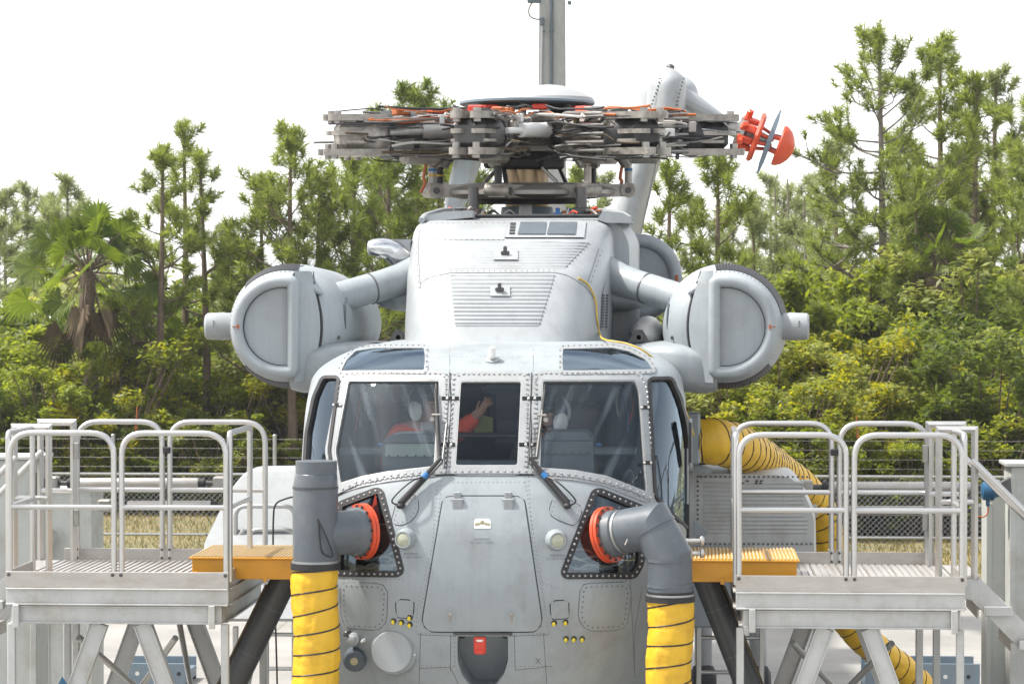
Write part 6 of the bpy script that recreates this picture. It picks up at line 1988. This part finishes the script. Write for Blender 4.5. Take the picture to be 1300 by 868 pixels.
def palm_mesh(h, rad, seed, nf=30, skirt=True):
    rnd = random.Random(seed); gt = G(); gl = G(); gd = G()
    P = spline([V((0, 0, 0)), V((.06, 0, h * .4)), V((-.04, .03, h * .75)), V((0, 0, h))], 5)
    gt.tube(P, [.19 - .002 * i + .02 * (i % 2) for i in range(len(P))], 10)
    for k in range(26):
        z = h * rnd.uniform(.55, 1.0); a = rnd.uniform(0, 6.28)
        p = V((math.cos(a) * .15, math.sin(a) * .15, z))
        gt.tube([p, p + V((math.cos(a) * .16, math.sin(a) * .16, .22))], [.035, .012], 4)
    top = V((0, 0, h))
    for k in range(nf + (7 if skirt else 0)):
        dead = k >= nf
        az = k * 2.399 + rnd.uniform(-.3, .3)
        el = R(rnd.uniform(-75, -50)) if dead else R(-38 + 118 * ((k + .5) / nf) ** .8 + rnd.uniform(-8, 8))
        d = V((math.cos(az) * math.cos(el), math.sin(az) * math.cos(el), math.sin(el)))
        pl = rad * rnd.uniform(.45, .80)
        st = top + d * pl + V((0, 0, -.10 * pl))
        gt.tube([top, top + d * pl * .5 + V((0, 0, .03)), st], [.022, .016, .010], 4)
        side = d.cross(V((0, 0, 1))).normalized()
        side = Matrix.Rotation(R(rnd.uniform(-70, 70)), 3, d) @ side; upv = side.cross(d).normalized()
        g = gd if dead else gl
        L = rad * rnd.uniform(.34, .48); nlf = 24
        for q in range(nlf):
            a = R(-120 + 240 * q / (nlf - 1))
            v = (d * math.cos(a) + side * math.sin(a)).normalized() * 1.0 + upv * (.18 * abs(math.sin(a)))
            v.normalize()
            ll = L * (1 - .25 * abs(a) / 2.1)
            m = st + v * ll * .55; e = st + v * ll + V((0, 0, -(.28 if not dead else .4) * ll * rnd.uniform(.6, 1.2)))
            wv = v.cross(upv).normalized() * (.020 * rad)
            b = len(g.v)
            g.v += [tuple(st), tuple(m - wv), tuple(m + wv), tuple(e)]
            g.f += [(b, b + 1, b + 2), (b + 1, b + 3, b + 2)]
    return gt, gl, gd

VEG = {}
def inst(kind, name, px, ground_Y, scale, rot, parts, label, cat, group=None, mats=None, zoff=0.0, sz=None):
    """stand one plant on the ground at depth ground_Y below picture column px"""
    x = U(px, 500, ground_Y).x
    T = thing(name, (x, ground_Y, zoff), label, cat, group)
    T.rotation_euler = (0, 0, rot); T.scale = (scale, scale, sz or scale)
    for i, (nm, me) in enumerate(parts):
        o = bpy.data.objects.new(nm, me); COL.objects.link(o); o.parent = T
        if mats and mats[i]:
            o.data = me
    return T
def mk(prefix, gs, mats, names, smooth=(35, 0, 0)):
    return [(nm, mesh_of(nm, g, m, s_)) for nm, g, m, s_ in zip(names, gs, mats, smooth)]

TREE_D = 36.0
def hgt(py, Y): return Z(py, Y)
# unique pines -------------------------------------------------
def pine(px, py_top, Y, crown, spread, nl, seed, label, m='needles', **kw):
    h = hgt(py_top, Y) - .42
    bark = kw.pop('bark', 'bark')
    gt, gc = pine_mesh(h, crown, spread, nl, seed, **kw)
    return inst('pine', 'pine_tree', px, Y, 1, 0, mk('p', (gt, gc), (bark, m), ('trunk', 'crown')), label, 'tree', 'pine trees')

pine(203, 172, 40, .42, 1.15, 22, 11, 'slender pine with bare lower trunk right of the palm', 'needles', L=.34, nn=40)
pine(232, 152, 43, .44, 1.2, 22, 12, 'tallest of the three slender pines right of the palm', 'needles', L=.36, nn=38, bark='bark')
pine(260, 175, 41, .50, .9, 17, 13, 'rightmost of the three slender pines right of the palm', 'needles', L=.34, nn=38, lean=-.01)
pine(335, 222, 41, .30, 1.5, 34, 14, 'bushy pine behind the left engine pod', 'needles', L=.34, nn=38)
pine(372, 156, 40, .32, 1.7, 40, 15, 'tall bushy pine with thin top left of the rotor head', 'needles', L=.36, nn=36)
pine(405, 205, 41, .28, 1.3, 36, 16, 'bushy pine under the left tip of the rotor head', 'needles', L=.34, nn=36)
pine(447, 180, 42, .30, 1.6, 40, 17, 'full pine below the left rotor arm', 'needles', L=.35, nn=36)
pine(490, 160, 40, .30, 1.6, 40, 18, 'full pine left of the swashplate', 'needles_dark', L=.36, nn=36)
pine(528, 108, 46, .40, 2.2, 44, 19, 'tall pine whose rounded top shows above the rotor head', 'needles_dark', L=.42, nn=36, w=.015)
pine(560, 190, 40, .35, 1.5, 30, 20, 'pine standing behind the stabilizer strut', 'needles', L=.35, nn=34)
pine(735, 205, 44, .45, 1.3, 24, 22, 'small pine seen between mast and tail fin', 'needles', L=.36, nn=34)
pine(848, 200, 37, .30, 1.2, 30, 23, 'pine just right of the tail fin', 'needles', L=.34, nn=38)
pine(908, 190, 38, .36, 1.35, 30, 24, 'pine below the tail rotor head with slim trunk', 'needles', L=.36, nn=38)
pine(955, 255, 46, .3, 1.4, 24, 25, 'small pale pine below the red hub cap', 'needles_pale', L=.38, nn=32)
pine(1118, 44, 42, .36, 2.5, 46, 26, 'large open crowned pine with spreading bare limbs at right', 'needles', L=.34, nn=36, broad=True, bark='bark_grey', dens=1.05, w=.013)
pine(1196, 46, 47, .40, 1.7, 40, 27, 'tall narrow pine just right of the spreading pine', 'needles', L=.40, nn=36, w=.015)
pine(1241, 86, 46, .48, 1.2, 24, 28, 'left of the two slim pines near the right edge', 'needles', L=.40, nn=34, w=.015)
pine(1262, 84, 48, .50, 1.3, 22, 29, 'right of the two slim pines near the right edge', 'needles_pale', L=.40, nn=34, w=.015)
pine(1302, 118, 44, .40, 1.7, 30, 30, 'pine cut by the right edge of the picture', 'needles', L=.38, nn=34)
pine(1312, 195, 36, .25, 1.3, 26, 31, 'dark young pine at the right edge below the tall pines', 'needles_dark', L=.36, nn=36)
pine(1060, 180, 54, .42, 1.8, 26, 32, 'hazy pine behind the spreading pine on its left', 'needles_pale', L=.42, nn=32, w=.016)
pine(1165, 215, 40, .25, 1.5, 28, 33, 'lower pine between the spreading pine and the narrow one', 'needles', L=.36, nn=34)
pine(310, 300, 52, .35, 1.5, 24, 34, 'small pale pine behind the slender trio', 'needles_pale', L=.4, nn=30, w=.016)
# far pines, shared meshes -------------------------------------
far = []
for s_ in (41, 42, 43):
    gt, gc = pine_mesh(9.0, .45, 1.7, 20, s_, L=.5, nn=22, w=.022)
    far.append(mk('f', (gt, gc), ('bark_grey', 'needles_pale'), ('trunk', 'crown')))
fp_ = [(10, 250, 70), (38, 244, 74), (66, 256, 78), (82, 236, 66), (98, 262, 74), (0, 285, 62), (150, 300, 84), (285, 296, 74), (975, 236, 80), (993, 250, 72), (1012, 262, 84), (1030, 236, 90), (1044, 262, 76), (1085, 280, 80), (930, 270, 90),
       (1215, 200, 76), (1285, 190, 82), (1145, 240, 86), (880, 262, 76), (700, 230, 84), (765, 235, 80), (600, 235, 84)]
ORD_ = ['first', 'second', 'third', 'fourth', 'fifth', 'sixth', 'seventh', 'eighth', 'ninth', 'tenth', 'eleventh', 'twelfth']
cn = {}
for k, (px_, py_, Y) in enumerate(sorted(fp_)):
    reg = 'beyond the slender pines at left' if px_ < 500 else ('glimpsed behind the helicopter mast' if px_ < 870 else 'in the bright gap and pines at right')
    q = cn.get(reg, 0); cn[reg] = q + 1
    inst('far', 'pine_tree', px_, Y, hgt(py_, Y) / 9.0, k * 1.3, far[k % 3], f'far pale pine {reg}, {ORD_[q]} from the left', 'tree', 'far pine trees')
# snag trunks: thin bare trunks in the gap
for k, (px_, py_, Y) in enumerate(((985, 240, 60), (1001, 228, 62), (1022, 250, 58), (1037, 262, 64), (1052, 244, 60))):
    h = hgt(py_, Y); r2 = random.Random(k)
    g = G().tube(spline([V((0, 0, 0)), V((.05, 0, h * .5)), V((-.03, 0, h))], 4), [.09 - .009 * i for i in range(9)], 6)
    for q in range(9):
        z = h * r2.uniform(.45, .95); a = r2.uniform(0, 6.28)
        g.tube([V((0, 0, z)), V((math.cos(a) * .4, math.sin(a) * .4, z + .2))], [.018, .005], 4)
    x = U(px_, 400, Y).x
    o = part('dead_tree', G(), None, None) if False else bpy.data.objects.new('dead_tree', mesh_of('dead_tree', g, 'bark_grey'))
    COL.objects.link(o); o.location = (x, Y, 0)
    tag(o, f'thin bare trunk in the bright gap below the red hub cap, {ORD_[k]} from left', 'tree', 'bare trunks')

# palms
gt, gl, gd = palm_mesh(hgt(345, 40), 1.75, 51, 36)
inst('palm', 'palm_tree', 112, 40, 1, 0, mk('palm', (gt, gl, gd), ('bark', 'palm_leaf', 'dead_frond'), ('trunk', 'crown', 'dead_fronds')), 'large fan palm with dead skirt left of the slender pines', 'palm')
gt, gl, gd = palm_mesh(hgt(420, 41), 1.3, 52, 24)
inst('palm', 'palm_tree', 178, 41, 1, 0, mk('palm', (gt, gl, gd), ('bark', 'palm_leaf', 'dead_frond'), ('trunk', 'crown', 'dead_fronds')), 'smaller fan palm half hidden right of the large palm', 'palm')
gt, gl, gd = palm_mesh(hgt(320, 40), 1.1, 53, 26)
inst('palm', 'palm_tree', 1195, 40, 1, 0, mk('palm', (gt, gl, gd), ('bark', 'palm_leaf', 'dead_frond'), ('trunk', 'crown', 'dead_fronds')), 'fan palm below the narrow pine at right', 'palm')
# shrubs: a few shared shapes, each standing on its own
shr = {}
for key, m, w, h, seed, sz in (('g', 'leaf_green', 2.2, 2.6, 61, .075), ('y', 'leaf_yellow', 2.2, 2.6, 62, .07), ('d', 'leaf_dark', 2.4, 3.0, 63, .085), ('o', 'leaf_olive', 2.2, 3.0, 64, .075), ('g2', 'leaf_green', 2.0, 3.0, 65, .065), ('y2', 'leaf_yellow', 2.0, 2.2, 66, .06)):
    gs, gl = shrub_mesh(w, h, seed, 60, 150, sz * .72)
    shr[key] = (mk('s', (gs, gl), ('bark', m), ('stem', 'foliage')), h)
rnd = random.Random(90)
SH = []
def row(x0, x1, step, ytop, Y, keys, jit=16):
    x = x0
    while x < x1:
        SH.append((x + rnd.uniform(-.3, .3) * step, ytop + rnd.uniform(-jit, jit), Y + rnd.uniform(-1, 1), rnd.choice(keys))); x += step
row(-20, 400, 46, 545, 39.5, ['g', 'g2', 'd', 'o'])
row(-20, 420, 50, 470, 41, ['g', 'y', 'g2', 'y'])
row(-20, 430, 56, 430, 43.5, ['g', 'd', 'y', 'o'], 22)
row(0, 600, 80, 385, 47, ['d', 'o', 'd', 'o'], 25)
row(860, 1330, 50, 545, 33.2, ['y2', 'g', 'g2', 'y'])
row(880, 1330, 52, 490, 35, ['y', 'o', 'g2', 'y'])
row(900, 1330, 56, 430, 37, ['o', 'o', 'o', 'y'], 22)
row(880, 1330, 70, 385, 40, ['o', 'g', 'd', 'o'], 22)
row(1060, 1330, 60, 345, 42, ['g', 'o', 'o'], 16)
row(860, 1330, 84, 360, 48, ['d', 'o'], 22)
SH += [(1262, 430, 34.2, 'd'), (1285, 480, 33.6, 'd'), (1292, 400, 36, 'd'), (1100, 330, 41, 'g'), (1230, 330, 40, 'o'), (30, 500, 39.2, 'd'), (70, 440, 39, 'g2'), (150, 430, 39.3, 'y'), (15, 420, 40, 'g'), (985, 470, 34, 'y'), (1030, 500, 33.6, 'y2')]
nm_ = {'g': 'green', 'g2': 'fresh green', 'y': 'yellow green', 'y2': 'yellow flowering', 'd': 'dark green', 'o': 'olive green'}
ORD = ['first', 'second', 'third', 'fourth', 'fifth', 'sixth', 'seventh', 'eighth', 'ninth', 'tenth', 'eleventh', 'twelfth', 'thirteenth', 'fourteenth', 'fifteenth']
cnt = {}
for k, (px_, py_, Y, key) in enumerate(sorted(SH)):
    parts_, h = shr[key]
    z = max(hgt(py_, Y), .9)
    side = 'left' if px_ < 640 else 'right'
    depth = ('low' if py_ > 515 else 'waist high' if py_ > 450 else 'tall') if Y < 42 else 'far'
    q = cnt.get((nm_[key], side, depth), 0); cnt[(nm_[key], side, depth)] = q + 1
    inst('shrub', 'shrub', px_, Y, max(.75, min(1.5, z / h)) * (1.05 + .1 * (k % 3)), k * 2.1, parts_, f'{depth} {nm_[key]} shrub behind fence, {ORD[q]} such from left, {side} of helicopter', 'shrub', f'{depth} {nm_[key]} shrubs {side} of the helicopter', sz=z / h)

# dark wood far behind, one mass
rnd = random.Random(123)
g = G(); cs = []
for k in range(520):
    px_ = rnd.uniform(-120, 1420); Y = rnd.uniform(50, 95)
    ztop = hgt(rnd.uniform(345, 420), Y)
    cs.append((V((U(px_, 400, Y).x, Y, rnd.uniform(.3, 1) * ztop)), rnd.uniform(.6, 1.3)))
leaf_cloud(cs, 60, .22, rnd, g)
o = part('far_wood', g, 'leaf_olive', None, smooth=0, kind='stuff')
o['label'] = 'dim olive mass of far woodland behind the trees'; o['category'] = 'woodland'

# ------------------------------------------------------------------ humid air
hm = bpy.data.materials.new('haze'); hm.use_nodes = True
n = hm.node_tree.nodes; n.clear()
o_ = n.new('ShaderNodeOutputMaterial'); pv = n.new('ShaderNodeVolumePrincipled')
pv.inputs['Color'].default_value = (.93, .96, 1, 1); pv.inputs['Density'].default_value = .00035; pv.inputs['Anisotropy'].default_value = .3
hm.node_tree.links.new(pv.outputs[0], o_.inputs['Volume'])
MAT['haze'] = hm
hz_ = part('haze', G().box((0, 220, 8.0), (620, 580, 18)), 'haze', None, smooth=0, kind='stuff')
